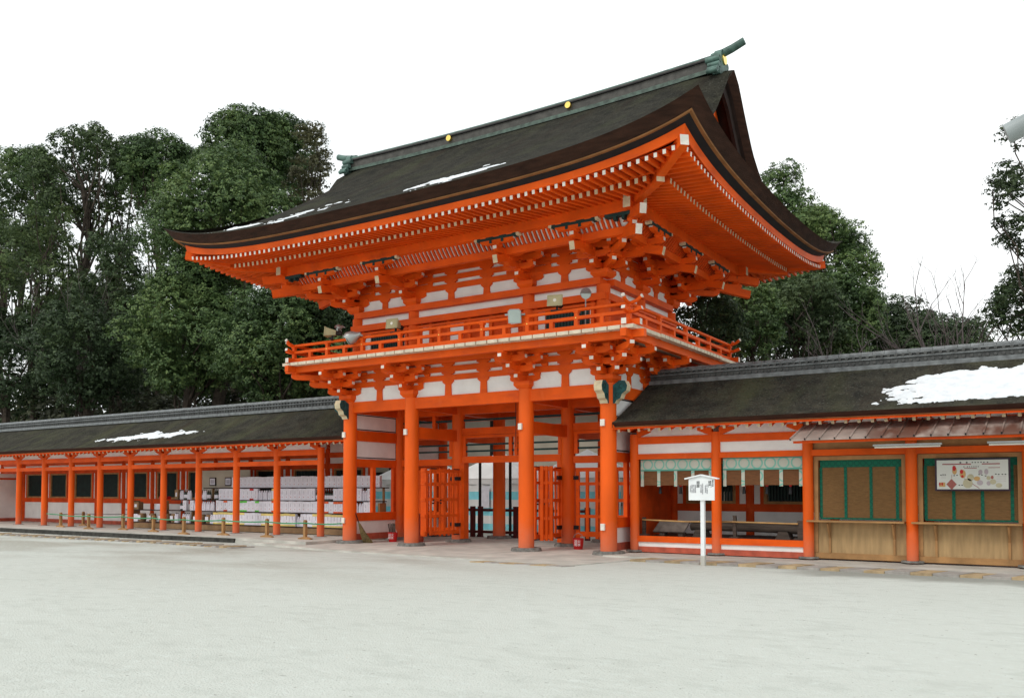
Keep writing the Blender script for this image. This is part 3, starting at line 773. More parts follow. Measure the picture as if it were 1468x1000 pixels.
# ------------------------------------------------------------------ snow
def fbm(P, sc, seed):
    rng = np.random.default_rng(seed); out = 0; amp = 1.
    x, y = P[..., 0] * sc, P[..., 1] * sc
    for o in range(5):
        g = rng.random((64, 64)); xi = np.floor(x).astype(int); yi = np.floor(y).astype(int); fx = x - xi; fy = y - yi
        fx = fx * fx * (3 - 2 * fx); fy = fy * fy * (3 - 2 * fy); a = lambda i, j: g[(xi + i) % 64, (yi + j) % 64]
        out = out + amp * ((a(0, 0) * (1 - fx) + a(1, 0) * fx) * (1 - fy) + (a(0, 1) * (1 - fx) + a(1, 1) * fx) * fy - .5); amp *= .55; x = x * 2.1 + 7; y = y * 2.1 + 3
    return out
def snow(zf, x0, x1, t0, t1, mask, label, nx, ny, seed, thick=.035):
    """a sheet of snow with ragged edges lying on the roof surface zf(x, y)"""
    xs = np.linspace(x0, x1, nx); ys = np.linspace(t0, t1, ny); X, Y = np.meshgrid(xs, ys, indexing='ij')
    d = mask(X, Y, fbm(np.stack([X, Y], -1), 1.6, seed), fbm(np.stack([X * .35, Y * 1.0], -1), 5, seed + 1))
    d = d + .16 * fbm(np.stack([X, Y], -1), 8, seed + 2) * (np.abs(d) < .35)
    m = MB(); idx = {}
    def vid(i, j):
        if (i, j) not in idx:
            idx[(i, j)] = len(m.v); m.v.append((X[i, j], Y[i, j], zf(X[i, j], Y[i, j]) + .006 + thick * float(np.clip(d[i, j] * 4, 0, 1)) ** .6 - (.02 if d[i, j] <= 0.0 else 0)))
        return idx[(i, j)]
    for i in range(nx - 1):
        for j in range(ny - 1):
            if max(d[i, j], d[i + 1, j], d[i, j + 1], d[i + 1, j + 1]) > 0: m.f.append((vid(i, j), vid(i + 1, j), vid(i + 1, j + 1), vid(i, j + 1))); m.m.append(0)
    o = m.build('snow_patch', [SNOW], fix=False); centre(o); return tag(o, label, 'snow', kind='stuff')
snow(roof_front, .2, 3.4, -4.1, -2.2, lambda X, Y, a, b: .24 - np.abs((X - 1.75) / 1.3) ** 2 * .36 - np.abs((Y + 3.15 - (X - 1.7) * .22) / .42) * .28 + .9 * b * .7 + .25 * a, 'thin streak of melting snow near the eave in the middle of the gate roof', 160, 60, 3, .02)
snow(roof_front, -7.6, -2.0, -4.15, -2.3, lambda X, Y, a, b: .08 - np.abs((X + 4.7) / 1.9) ** 2 * .3 - np.abs((Y + 3.35 - (X + 4.9) * .2) / .42) * .26 + .95 * b + .3 * a, 'broken wet snow streaks at the far left end of the gate roof eave', 200, 60, 5, .02)

# ------------------------------------------------------------------ corridors
def corridor(name, label, x_a, x_b, cols, yf, yb, right):
    cxm = (x_a + x_b) / 2
    C = thing(name, label, 'corridor', (cxm, 2.3, 0))
    ze = 3.5; ye = -.15 if right else -.05; yr = 2.5
    def rzf(x, y):
        t = y - ye if y < yr else (2 * yr - ye) - y
        return ze + .46 * t + .03 * t * t
    m = MB(); n = 60
    ysl = [ye + (yr - ye) * i / 14 for i in range(15)] + [yr + (yr - ye) * i / 6 for i in range(1, 7)]
    xs = [x_a + (x_b - x_a) * i / n for i in range(n + 1)]
    m.grid([[(x, y, rzf(x, y)) for y in ysl] for x in xs])
    for x in (x_a, x_b): m.grid([[(x, y, rzf(x, y)) for y in ysl], [(x, y, rzf(x, y) - .16) for y in ysl]])
    rf = m.build('bark_roof', [BARK2], C)
    m = MB()
    for s_, y in ((1, ye), (-1, 2 * yr - ye)):
        m.grid([[(x, y, ze) for x in xs], [(x, y + s_ * .015, ze - .03) for x in xs], [(x, y + s_ * .1, ze - .115) for x in xs]])
    m.build('bark_eave', [BARKE], rf)
    m = MB()
    for s_, y in ((1, ye), (-1, 2 * yr - ye)): m.grid([[(x, y + s_ * .1, ze - .115) for x in xs], [(x, y + s_ * .11, ze - .14) for x in xs], [(x, y + s_ * .2, ze - .145) for x in xs]])
    m.build('eave_board', [EDGEW], rf)
    m = MB()
    for s_, y in ((1, ye), (-1, 2 * yr - ye)): m.grid([[(x, y + s_ * .17, ze - .145) for x in xs], [(x, y + s_ * .18, ze - .175) for x in xs], [(x, y + s_ * .26, ze - .175) for x in xs]]); m.grid([[(x, y + s_ * .2, ze - .165) for x in xs], [(x, y + s_ * 2.4, ze + .62) for x in xs]])
    m.build('eave_fascia', [VER], C)
    for s_, y in ((1, ye), (-1, 2 * yr - ye)):
        m = MB(); k = x_a + .12
        while k < x_b: m.beam((k, y + s_ * .17, ze - .225), (k, y + s_ * 1.7, ze + .28), .07, .09, 0, 1, 0); k += .295
        m.build('rafters', [VER, CREAM], C, smooth=False)
    # ridge of stacked tiles
    m = MB(); m.box(x_a + .05, x_b - .05, yr - .30, yr + .30, 4.74, 4.86, 1); m.box(x_a + .05, x_b - .05, yr - .2, yr + .2, 4.86, 5.06, 0); m.box(x_a + .05, x_b - .05, yr - .25, yr + .25, 5.0, 5.03, 1); m.box(x_a + .05, x_b - .05, yr - .23, yr + .23, 5.10, 5.135, 1); m.box(x_a + .05, x_b - .05, yr - .17, yr + .17, 5.06, 5.10, 0)
    k = x_a + .15
    while k < x_b - .1:
        for z in (4.93, 5.075): m.tube([(k, yr - .235, z), (k, yr + .235, z)], .042, 6, 0)
        k += .17
    rg = m.build('ridge_tiles', [TILE, TILEL], rf, smooth=False)
    m = MB(); k = x_a + .05
    while k < x_b - .3:
        m.tube([(k, yr, 5.145), (k + .27, yr, 5.145)], [.11, .102], 8); k += .28
    m.build('ridge_cap', [TILEL], rg)  # pale tile on the cap also paints in the sky's reflection
    # columns
    for x in cols:
        m = MB(); m.cyl(0, 0, -.05, 3.2, .132, .128, 18); c = m.build('column', [VERC], C, (x - cxm, yf - 2.3, 0))
        b = MB(); b.cyl(0, 0, -.03, .012, .26, .24, 12); b.build('stone_base', [STONE], c, (0, 0, 0))
    for a, b in zip(cols, cols[1:]):
        beam('purlin_beam', (a + .1, yf, 3.03), (b - .1, yf, 3.03), .15, .2, VER, C); beam('tie_beam', (a + .1, yf, 2.66 if not right else 2.585), (b - .1, yf, 2.66 if not right else 2.585), .13, .17 if not right else .15, VER, C)
        m = MB(); m.box(a + .12, b - .12, yf - .02, yf + .02, 3.13, 3.56); m.build('plaster_strip', [WHITE], C)
        for e, sg in ((a, 1), (b, -1)):
            m = MB(); m.prism([(e + sg * .1, 3.13), (e + sg * .2, 3.135), (e + sg * .5, 3.25), (e + sg * .5, 3.32), (e + sg * .1, 3.32)], lambda u, v, w: (u, w, v), yf - .07, yf + .07); m.build('bracket_arm', [VER], C, smooth=False)
        m = MB(); m.box(a + .12, b - .12, yb - .03, yb + .03, 2.72, 3.7); m.build('wall_panel', [WHITE], C)
        beam('tie_beam', (a + .1, yb, 3.05), (b - .1, yb, 3.05), .15, .2, VER, C)
        # rear wall with louvred window
        mm = (a + b) / 2; w = .67
        beam('wall_rail', (a, yb, 2.62), (b, yb, 2.62), .16, .2, VERD, C)
        beam('wall_rail', (a, yb, 1.15), (b, yb, 1.15), .16, .22, VERD, C)
        beam('base_board', (a, yb, .07), (b, yb, .07), .16, .2, FADE, C)
        m = MB(); m.box(a + .1, b - .1, yb - .03, yb + .03, .16, 1.05); m.build('wall_panel', [WHITE], C)
        m = MB(); m.box(a + .1, mm - w - .17, yb - .03, yb + .03, 1.25, 2.53); m.build('wall_panel', [WHITE], C); m = MB(); m.box(mm + w + .17, b - .1, yb - .03, yb + .03, 1.25, 2.53); m.build('wall_panel', [WHITE], C)
        m = MB()
        for X in (mm - w - .06, mm + w + .06): m.box(X - .05, X + .05, yb - .07, yb + .07, 1.26, 2.52)
        for z in (1.30, 2.49): m.box(mm - w - .01, mm + w + .01, yb - .06, yb + .06, z - .04, z + .04)
        wn = m.build('window_frame', [TANW], C, smooth=False)
        m = MB()
        for X in (mm - w - .15, mm + w + .15): m.box(X - .05, X + .05, yb - .075, yb + .075, 1.26, 2.52)
        m.build('window_post', [VERD], wn, smooth=False)
        m = MB()
        for k in range(15): X = mm - w + .05 + (2 * w - .1) * k / 14; m.box(X - .024, X + .024, yb - .03, yb + .03, 1.34, 2.45)
        m.box(mm - w, mm + w, yb + .035, yb + .05, 1.34 if not right or a > 7 else 1.62, 2.45)
        m.build('window_louvre', [LOUV], wn, smooth=False)
    for x in cols:
        m = MB(); m.cyl(0, 0, -.05, 3.3, .13, .13, 14); m.build('rear_column', [VERD], C, (x - cxm, yb - 2.3, 0))
    m = MB(); m.grid([[(x, y, rzf(x, y) - .2) for y in ysl] for x in xs[::10]]); m.build('ceiling', [VERD], C)
    return C, rzf
LC = [-4.9 - 2.28 * k for k in range(14)]; LC = [x for x in LC]
LCOL = sorted(LC[1:])
LCC, lz = corridor('left_corridor', 'long low vermilion corridor with bark roof running left of the gate', -36.5, -4.98, LCOL, 1.0, 3.65, False)
LCC.name = 'shrine_corridor'
m = MB(); xw = -33.0
m.box(xw - .04, xw + .04, 1.12, 3.6, .15, 2.55); m.build('wall_panel', [WHITE], LCC)
beam('wall_rail', (xw, 1.1, 2.28), (xw, 3.55, 2.28), .12, .1, VERD, LCC); beam('base_board', (xw, 1.1, .07), (xw, 3.55, .07), .14, .2, FADE, LCC)
m = MB(); m.box(-36.4, LCOL[0] - .1, 3.62, 3.68, 0, 3.6); m.build('wall_panel', [WHITE], LCC)
RCOL = [5.22, 7.58, 9.94, 12.31, 14.68, 17.05]
RCC, rz_ = corridor('right_corridor', 'low vermilion corridor with bark roof and a snow covered patch right of the gate', 5.0, 19.5, RCOL, .8, 3.65, True)
RCC.name = 'shrine_corridor'
for a, b in zip(RCOL[:2], RCOL[1:3]):
    m = MB(); m.box(a + .12, b - .12, .78, .84, 2.66, 2.93); m.build('wall_panel', [WHITE], RCC)
    beam('sill_beam', (a + .1, .8, .32), (b - .1, .8, .32), .15, .16, VER, RCC)
    m = MB(); m.box(a + .12, b - .12, .77, .83, .11, .24); m.build('wall_panel', [WHITE], RCC)
    beam('base_board', (a + .1, .8, .035), (b - .1, .8, .035), .13, .15, FADE, RCC)
m = MB(); m.box(5.1, 9.94, .9, 3.55, .1, .36); m.build('timber_floor', [WALNUT], RCC)
m = MB(); m.box(5.08, 5.16, .9, 3.6, .1, 3.2); m.build('wall_board', [VERD], RCC)
for a, b in zip(RCOL[2:], RCOL[3:]):
    m = MB(); m.box(a + .1, b - .1, .86, .9, 2.66, 2.95); m.build('wall_board', [PLYD], RCC)
snow(lz, -23, -12.4, .1, 2.1, lambda X, Y, a, b: .40 - np.abs((X + 17.4) / 3.4) ** 2 * .46 - np.abs((Y - .86 - (X + 16.8) * .055) / .27) * .40 + .42 * b + .25 * a, 'thin patch of melting snow on the left corridor roof', 260, 90, 9, .03)
snow(rz_, 11.2, 19.5, .1, 2.25, lambda X, Y, a, b: np.minimum(np.minimum((X - 12.15) * .5, (1.80 - Y) * 1.5 - .62 * np.clip(13.3 - X, 0, 2)), (Y - .16) * 2.) + .40 * a + .55 * b, 'thick white snow patch on the right corridor roof', 380, 130, 13, .055)

# ------------------------------------------------------------------ right corridor furnishings
for i, (a, b) in enumerate(zip(RCOL[:2], RCOL[1:3])):       # half rolled blinds
    x0, x1 = a + .16, b - .15
    t = thing('bamboo_blind', ['half raised brown bamboo blind with pale green brocade nearest the gate', 'half raised brown bamboo blind with pale green brocade beside the timber shop'][i], 'blind', ((x0 + x1) / 2, .88, 1.78), 'half raised bamboo blinds')
    m = MB(); m.box(x0, x1, .885, .90, 1.79, 2.2); m.build('reed_screen', [REED], t, smooth=False)
    m = MB(); m.box(x0, x1, .86, .905, 2.2, 2.52); m.build('brocade_valance', [BROC], t, smooth=False)
    m = MB()
    for z in (2.205, 2.505): m.box(x0, x1, .855, .859, z - .02, z + .02)
    m.build('valance_edge', [mat('pale_green_edge', (.10, .36, .28), .7)], t, smooth=False)
    for k in range(5):
        x = x0 + .04 + (x1 - x0 - .08) * k / 4
        m = MB(); m.box(x - .045, x + .045, .872, .882, 1.76, 2.19); m.build('brocade_band', [BROC], t, smooth=False)
    for k in range(3):
        x = x0 + .5 + k * .6
        m = MB(); m.tube([(x, 1.05, 1.86), (x, 1.05, 1.75)], [.06, .03], 10); m.tube([(x, 1.05, 1.75), (x, 1.05, 1.56)], [.03, .05], 8, 1); m.build('tassel', [RED, IRON], t)
for i, (a, b) in enumerate(zip(RCOL[2:5], RCOL[3:6])):       # shop bays
    L = ['nearest the signpost', 'behind the menu board', 'farthest right'][i]
    t = thing('shop_counter', 'plain timber shop front with a narrow counter shelf, ' + L, 'shop counter', ((a + b) / 2, .9, 0), 'timber shop fronts in the right corridor')
    x0, x1 = a + .12, b - .12
    m = MB(); m.box(x0, x1, .88, .93, .02, .9); m.build('front_panel', [PLY], t, smooth=False)
    m = MB(); m.box(x0 - .02, x1 + .02, .84, .88, -.02, .12); m.build('base_rail', [PLYD], t, smooth=False)
    m = MB()
    for X in (x0 + .06, x1 - .05): m.box(X - .05, X + .05, .85, .95, .9, 2.5)
    m.box(x0, x0 + .1, .845, .879, .13, .89)
    m.box(x0 + .11, x1 - .1, .85, .95, 2.4, 2.5); m.build('shop_frame', [PLYD], t, smooth=False)
    m = MB(); m.box(x0 - .1, x1 - .02, .52, .87, .88, .92); m.build('counter_shelf', [PLYD], t, smooth=False)
    for X in (x0 + .38, x1 - .28):
        m = MB(); m.box(X - .025, X + .025, .83, .878, .12, .87); m.beam((X, .85, .5), (X, .6, .86), .04, .05); m.build('shelf_bracket', [PLYD], t, smooth=False)
    bl = thing('bamboo_blind', 'lowered brown bamboo blind with deep green bands, ' + L, 'blind', ((a + b) / 2, .93, .93), 'lowered bamboo blinds')
    X0, X1 = x0 + .14, x1 - .06
    m = MB(); m.box(X0, X1, .955, .97, .98, 2.24); m.build('reed_screen', [REEDL], bl, smooth=False)
    m = MB(); m.box(X0, X1, .94, .972, 2.22, 2.4); m.build('brocade_valance', [BROG], bl, smooth=False)
    m = MB(); m.box(X0, X1, .94, .972, .945, .985); m.build('brocade_hem', [BROG], bl, smooth=False)
    for k in range(4):
        x = X0 + .02 + (X1 - X0) * k / 3.3
        m = MB(); m.box(x - .035, x + .035, .944, .953, .985, 2.22); m.build('brocade_band', [BROG], bl, smooth=False)
# metal awning
t = thing('metal_awning', 'brown sheet metal awning with standing seams over the shop fronts', 'awning', (14.4, 0, 2.8))
m = MB(); m.hexa([(9.88, -.62, 2.82), (19, -.62, 2.82), (19, .55, 3.27), (10.05, .55, 3.27)], [(9.88, -.62, 2.845), (19, -.62, 2.845), (19, .55, 3.295), (10.05, .55, 3.295)]); m.build('awning_sheet', [AWN], t, smooth=False)
m = MB(); k = 9.9
while k < 19: m.beam((k, -.64, 2.852), (k + (.1 if k < 10 else .03), .54, 3.305), .03, .05, 0, 1, 0); k += .335
m.build('standing_seam', [AWN, IRON], t, smooth=False)
m = MB(); m.box(9.95, 19, -.56, -.52, 2.76, 2.815); m.build('awning_batten', [VERD], t, smooth=False)
for k in range(2):
    x0 = 11.66 + k * 2.3
    t = thing('tube_lamp', ['unlit fluorescent tube fitting under the awning left of the picture menu', 'unlit fluorescent tube fitting under the awning above the picture menu'][k], 'lamp', (x0 + .7, -.2, 2.6), 'tube lamps under the awning')
    m = MB(); m.box(x0, x0 + 1.42, -.26, -.14, 2.66, 2.70); m.build('lamp_housing', [GREYM], t, smooth=False)
    m = MB(); m.tube([(x0 + .03, -.2, 2.635), (x0 + 1.39, -.2, 2.635)], .022, 10); m.build('lamp_tube', [TUBE], t)
# picture menu board
t = thing('menu_board', 'white picture board with red lines and small amulet pictures hung on the shop blind', 'signboard', (13.58, .78, 1.64))
x0, x1, z0, z1, yb_ = 12.86, 14.29, 1.68, 2.34, .72
m = MB(); m.box(x0 - .04, x1 + .04, yb_, yb_ + .04, z0 - .04, z1 + .04); m.build('board_frame', [mat('dark_purple_frame', (.035, .015, .03), .5)], t, smooth=False)
m = MB(); m.box(x0, x1, yb_ - .006, yb_ - .001, z0, z1); m.build('board_face', [mat('grey_white_print', (.62, .62, .57), .4, .02)], t, smooth=False)
def bu(u, v): return (x0 + u * (x1 - x0), z1 - v * (z1 - z0))
P = MB(); ym = yb_ - .007
def blot(u, v, ru, rv, mi, n=10, rot=0.):
    cx_, cz_ = bu(u, v); pts = []
    for i in range(n):
        a = 2 * pi * i / n + rot; pts.append((cx_ + ru * (x1 - x0) * cos(a), ym - .0006 * mi, cz_ + rv * (z1 - z0) * sin(a)))
    P.q(pts, mi)
def line(u0, v0, u1, v1, th, mi):
    a, b = bu(u0, v0), bu(u1, v1); dx, dz = b[0] - a[0], b[1] - a[1]; L = math.hypot(dx, dz); nx_, nz_ = -dz / L * th / 2, dx / L * th / 2
    P.q([(a[0] - nx_, ym - .001, a[1] - nz_), (b[0] - nx_, ym - .001, b[1] - nz_), (b[0] + nx_, ym - .001, b[1] + nz_), (a[0] + nx_, ym - .001, a[1] + nz_)], mi)
line(.08, .14, .49, .14, .022, 0); line(.64, .14, .89, .14, .022, 0); line(.39, .285, .57, .285, .014, 0); line(.73, .27, .89, .27, .012, 0)
for k, (u, w) in enumerate(((.34, 1), (.43, 1), (.51, .7), (.55, .7), (.59, .7), (.63, .7), (.67, .7), (.72, .7))): line(u - .012 * w, .085, u + .012 * w, .085, .03 * w, 3)
for u in (.39, .44, .47, .50, .53, .56, .59): line(u - .007, .23, u + .007, .23, .02, 3)
for (u, v) in ((.06, .51), (.09, .5), (.12, .5), (.25, .53), (.29, .52), (.32, .86), (.36, .86), (.60, .50), (.64, .52), (.69, .55), (.83, .49), (.87, .5), (.92, .5), (.96, .5)): line(u - .011, v, u + .011, v, .02, 3)
for k in range(4): line(.84, .56 + k * .055, .97, .56 + k * .055, .006, 4)
for k in range(2): line(.06, .56 + k * .045, .13, .56 + k * .045, .006, 4)
blot(.255, .36, .035, .14, 1); blot(.25, .28, .028, .1, 2, 7); blot(.37, .48, .045, .15, 1); blot(.355, .40, .026, .08, 2, 7); blot(.365, .56, .02, .05, 2, 6)
line(.03, .84, .12, .84, .1, 1); blot(.04, .82, .014, .06, 2, 6); blot(.075, .82, .014, .06, 2, 6)
blot(.21, .83, .075, .19, 5, 4); blot(.21, .83, .045, .115, 4, 8)
line(.215, .62, .215, .5, .008, 0); line(.39, .63, .6, .97, .012, 0); blot(.465, .72, .035, .035, 0, 8, .4)
for (u, v, ru, rv, c) in ((.44, .80, .07, .17, 6), (.48, .60, .05, .12, 6), (.57, .64, .045, .08, 1), (.62, .42, .03, .09, 4), (.70, .41, .03, .1, 4), (.61, .78, .045, .09, 4), (.73, .62, .03, .07, 6), (.78, .60, .02, .06, 5), (.79, .75, .045, .09, 6), (.73, .80, .03, .08, 4), (.87, .87, .045, .08, 6)): blot(u, v, ru, rv, c)
P.build('printed_pictures', [mat('dark_red_ink', (.30, .03, .04), .6), mat('ochre_ink', (.55, .33, .13), .6), RED, INK, mat('mauve_ink', (.45, .38, .40), .6), mat('brick_ink', (.38, .12, .10), .6), mat('sand_ink', (.50, .45, .30), .6)], t, smooth=False, fix=False)

# white signpost
t = thing('notice_signpost', 'white gabled notice board on a tall white post in the gravel', 'signpost', (8.16, -1.76, -.12))
yz = -1.76
m = MB(); m.box(8.115, 8.205, yz - .045, yz + .045, .12, 1.450); m.build('sign_post', [SIGNW], t, smooth=False)
m = MB(); m.box(8.110, 8.210, yz - .05, yz + .05, -.2, .12); m.build('post_foot', [PAVE], t, smooth=False)
m = MB(); m.prism([(7.840, 1.420), (8.470, 1.420), (8.470, 1.920), (8.155, 2.000), (7.840, 1.920)], lambda u, v, w: (u, w, v), yz - .075, yz - .046); m.build('sign_board', [SIGNW], t, smooth=False)
m = MB()
for a, b in (((8.155, 2.015), (7.750, 1.925)), ((8.155, 2.015), (8.560, 1.925))): m.beam((a[0], yz - .05, a[1]), (b[0], yz - .05, b[1]), .14, .03)
m.build('sign_roof', [SIGNW], t, smooth=False)
ry = (R(90), 0, 0); yt = yz - .078
text('楼\n門', .085, (8.365, yt, 1.795), ry, INK, t); text('廻\n廊', .085, (8.075, yt, 1.790), ry, INK, t)
text('重\n要\n文\n化\n財', .034, (8.435, yt, 1.815), ry, INK, t)
for cx_, s1 in ((8.295, '三\n間\n一\n戸\n檜\n皮\n葺'), (8.255, '入\n母\n屋\n造\n東\n西'), (8.185, '江\n戸\n時\n代\n造\n替\n寛\n永'), (8.145, '高\n さ\n門\n内\n廻\n廊'), (8.005, '東\n廻\n廊\n西\n廻\n廊'), (7.965, '桁\n行\n十\n間\n檜\n皮'), (7.925, '葺\n梁\n間\n一\n間\n重'), (7.885, '文\n化\n財\n指\n定')):
    text(s1, .034, (cx_, yt, 1.690), ry, GREYINK2, t)

# barrier of bamboo pole, trough and low table inside the open bays
for x, z1, w, L in ((5.32, .9, .05, 'nearest the gate'), (7.93, .99, .045, 'behind the middle of the rail'), (9.66, .88, .13, 'beside the timber shop')):
    t = thing('rail_post', 'weathered wooden post carrying the bamboo rail, ' + L, 'post', (x, 1.2, .36), 'posts under the bamboo rail')
    m = MB(); m.box(x - w / 2 - .02, x + w / 2 + .02, 1.16, 1.24, .42, z1); m.build('upright', [WALNUT], t, smooth=False)
    m = MB(); m.box(x - w / 2 - .09, x + w / 2 + .09, 1.08, 1.32, .362, .43); m.build('foot', [WALNUT], t, smooth=False)
m = MB(); m.tube([(5.3, 1.13, .83), (6.6, 1.13, .80), (7.9, 1.13, .82), (9.6, 1.13, .80)], .022, 10)
tag(centre(m.build('bamboo_rail', [mat('yellow_bamboo', (.50, .30, .11), .5, .15, 4)])), 'long yellow bamboo pole laid along the low posts', 'rail')
t = thing('log_trough', 'long dark hollowed log lying on low cradles inside the corridor', 'log', (8.1, 1.9, .36))
m = MB(); m.tube([(6.45, 1.9, .64), (7.3, 1.9, .66), (8.3, 1.9, .67), (9.6, 1.9, .62)], [.11, .13, .14, .13], 12); m.build('log', [WALNUT], t)
for x in (6.75, 9.05):
    m = MB(); m.prism([(-.2, 0), (.2, 0), (.12, .2), (-.12, .2)], lambda u, v, w, x=x: (x + u, 1.9 + w, .362 + v), -.2, .2); m.build('cradle', [WALNUT], t, smooth=False)
t = thing('low_rack', 'grey weathered tilted board table standing left of the log', 'table', (5.95, 1.5, .36))
m = MB(); m.hexa([(5.5, 1.38, .50), (6.42, 1.38, .50), (6.42, 1.42, .47), (5.5, 1.42, .47)], [(5.62, 1.6, .79), (6.52, 1.6, .79), (6.52, 1.64, .76), (5.62, 1.64, .76)]); m.build('board', [mat('grey_board', (.17, .14, .12), .8, .2, 5)], t, smooth=False)
for x in (5.75, 6.3):
    m = MB(); m.box(x - .07, x + .07, 1.45, 1.7, .362, .48); m.build('leg', [WALNUT], t, smooth=False)

# ------------------------------------------------------------------ gate fittings
def lampbase(t, x, y, z0, z1):
    m = MB(); m.tube([(x, y, z0), (x, y, z1)], .018, 8); m.build('bracket_arm', [GREYM], t)
def horn(loc, yaw, label):
    t = thing('loudspeaker', label, 'loudspeaker', loc, 'horn loudspeakers on the balcony')
    t.rotation_euler = (R(-6), 0, yaw)
    m = MB(); f = lambda w, h, y: [(-w, y, -h), (w, y, -h), (w, y, h), (-w, y, h)]
    m.hexa(f(.20, .135, -.2), f(.09, .07, .12)); m.hexa(f(.215, .15, -.225), f(.215, .15, -.2))
    m.build('horn_shell', [HORN], t, (0, 0, 0), smooth=False)
    m = MB(); A, B = f(.19, .125, -.229), f(.05, .04, -.08)
    for i in range(4): m.q([A[i], A[(i + 1) % 4], B[(i + 1) % 4], B[i]])
    m.q(B); m.build('horn_mouth', [mat('horn_shadow', (.20, .17, .09), .6)], t, (0, 0, 0), smooth=False)
    m = MB(); m.tube([(0, -.232, 0), (0, -.08, 0)], [.045, .03], 12); m.build('horn_plug', [PALE], t, (0, 0, 0))
    m = MB(); m.tube([(0, .11, 0), (0, .3, 0)], .075, 12); m.build('driver', [DARKW], t, (0, 0, 0))
    m = MB(); m.box(-.17, .17, -.04, .04, -.245, -.2); m.box(-.02, .02, -.03, .03, -.21, -.06); m.build('mount', [IRON], t, (0, 0, 0), smooth=False)
horn((-4.3, -1.36, 6.69), R(-62), 'beige horn loudspeaker turned sideways at the left end of the balcony')
horn((-1.71, -1.30, 6.67), R(4), 'beige horn loudspeaker facing the court near the balcony middle left')
horn((3.95, -1.30, 6.69), R(12), 'beige horn loudspeaker facing the court near the right balcony corner')
def flood(loc, yaw, label, square):
    t = thing('floodlight', label, 'floodlight', loc, 'floodlights on the balcony'); t.rotation_euler = (R(18), 0, yaw)
    if square:
        m = MB(); f = lambda w, h, y: [(-w, y, -h), (-w * .7, y, -h * 1.05), (w * .7, y, -h * 1.05), (w, y, -h), (w * 1.02, y, h * .7), (w * .7, y, h), (-w * .7, y, h), (-w * 1.02, y, h * .7)]
        m.hexa(f(.18, .19, -.1), f(.12, .12, .1)); m.build('housing', [GREYM], t, (0, 0, 0), smooth=False)
        m = MB(); m.hexa(f(.155, .165, -.112), f(.155, .165, -.101)); m.build('lens', [GLASS], t, (0, 0, 0), smooth=False)
        m = MB(); m.tube([(-.28, 0, .03), (.28, 0, .03)], .03, 8); m.build('yoke', [GREYM], t, (0, 0, 0))
    else:
        m = MB(); m.tube([(0, -.2, -.02), (0, -.18, 0), (0, -.02, 0), (0, .12, 0), (0, .24, 0)], [.2, .21, .19, .1, .06], 18); m.build('reflector', [GREYM], t, (0, 0, 0))
        m = MB(); m.tube([(0, -.215, -.02), (0, -.2, -.02)], .185, 18); m.build('lens', [GLASS], t, (0, 0, 0))
        m = MB(); m.tube([(0, .2, 0), (.1, .3, -.1)], .03, 8); m.build('yoke', [GREYM], t, (0, 0, 0))
    return t
flood((-3.25, -1.50, 6.45), R(-70), 'grey dish floodlight turned left on the balcony rail', False)
flood((2.73, -1.50, 6.44), R(24), 'square glass floodlight clamped to the middle of the balcony rail', True)
t = flood((4.6, -.9, 6.95), R(30), 'small round lamp on a thin pole near the right balcony corner', False); t.scale = (.72,) * 3
m = MB(); m.tube([(0, 0, -1.55), (0, .02, 0)], .022, 8); m.build('pole', [GREYM], t, (0, 0, 0))
t = flood((-4.25, -1.1, 6.9), R(-30), 'small round lamp behind the left balcony loudspeaker', False); t.scale = (.5,) * 3
m = MB(); m.tube([(0, 0, -2.1), (0, .02, 0)], .022, 8); m.build('pole', [GREYM], t, (0, 0, 0))

# broom, buckets, box
t = thing('straw_broom', 'straw broom leaning on the left gate pillar', 'broom', (-4.35, .3, -.097))
m = MB(); m.tube([(-4.62, .02, 1.0), (-4.5, .12, .55)], .016, 8); m.build('handle', [DARKW], t)
m = MB()
for k in range(60):
    a = random.uniform(-.17, .17); b = random.uniform(-.06, .06)
    m.tube([(-4.5 + a * .1, .12 + b * .3, .56), (-4.42 + a * .5, .22 + b, .25), (-4.30 + a * 1.1, .36 + b * 1.3, -.09)], .012, 4)
m.build('bristles', [STRAW], t)
for (x, y, L) in ((-4.0, 1.25, 'red fire bucket holding wood scraps beside the second gate pillar'), (3.1, 1.4, 'red fire bucket with white lettering in front of the right lattice')):
    t = thing('fire_bucket', L, 'bucket', (x, y, -.097), 'red fire buckets'); zf = -.097
    m = MB(); n = 20; ring_ = lambda r, z: [(x + r * cos(2 * pi * i / n), y + r * sin(2 * pi * i / n), z) for i in range(n)]
    A, B = ring_(.13, zf), ring_(.175, zf + .33); k = len(m.v); m.v += A + B
    for i in range(n): m.f.append((i, (i + 1) % n, n + (i + 1) % n, n + i)); m.m.append(0)
    m.f.append(tuple(range(n))); m.m.append(0)
    C_ = ring_(.165, zf + .33); D_ = ring_(.13, zf + .05); kk = len(m.v); m.v += C_ + D_
    for i in range(n):
        m.f.append((kk + i, kk + (i + 1) % n, kk + n + (i + 1) % n, kk + n + i)); m.m.append(0); m.f.append((n + i, n + (i + 1) % n, kk + (i + 1) % n, kk + i)); m.m.append(0)
    m.build('pail', [RED], t, fix=False)
    m = MB(); m.tube([(x - .175, y, zf + .32), (x - .12, y, zf + .43), (x, y, zf + .48), (x + .12, y, zf + .43), (x + .175, y, zf + .32)], .008, 6); m.build('handle', [GREYM], t)
    text('消火\n用水', .1, (x + .06, y - .172, zf + .19), (R(82), 0, R(24)), SIGNW, t)
m = MB()
for k in range(5): m.beam((-4.06 + .03 * k, 1.22 + .015 * k, -.03), (-4.16 + .07 * k, 1.2, .52 + .02 * (k % 2)), .05, .02)
tag(centre(m.build('wood_scraps', [WALNUT], smooth=False)), 'old wooden slats standing in the left red bucket', 'wood scraps')
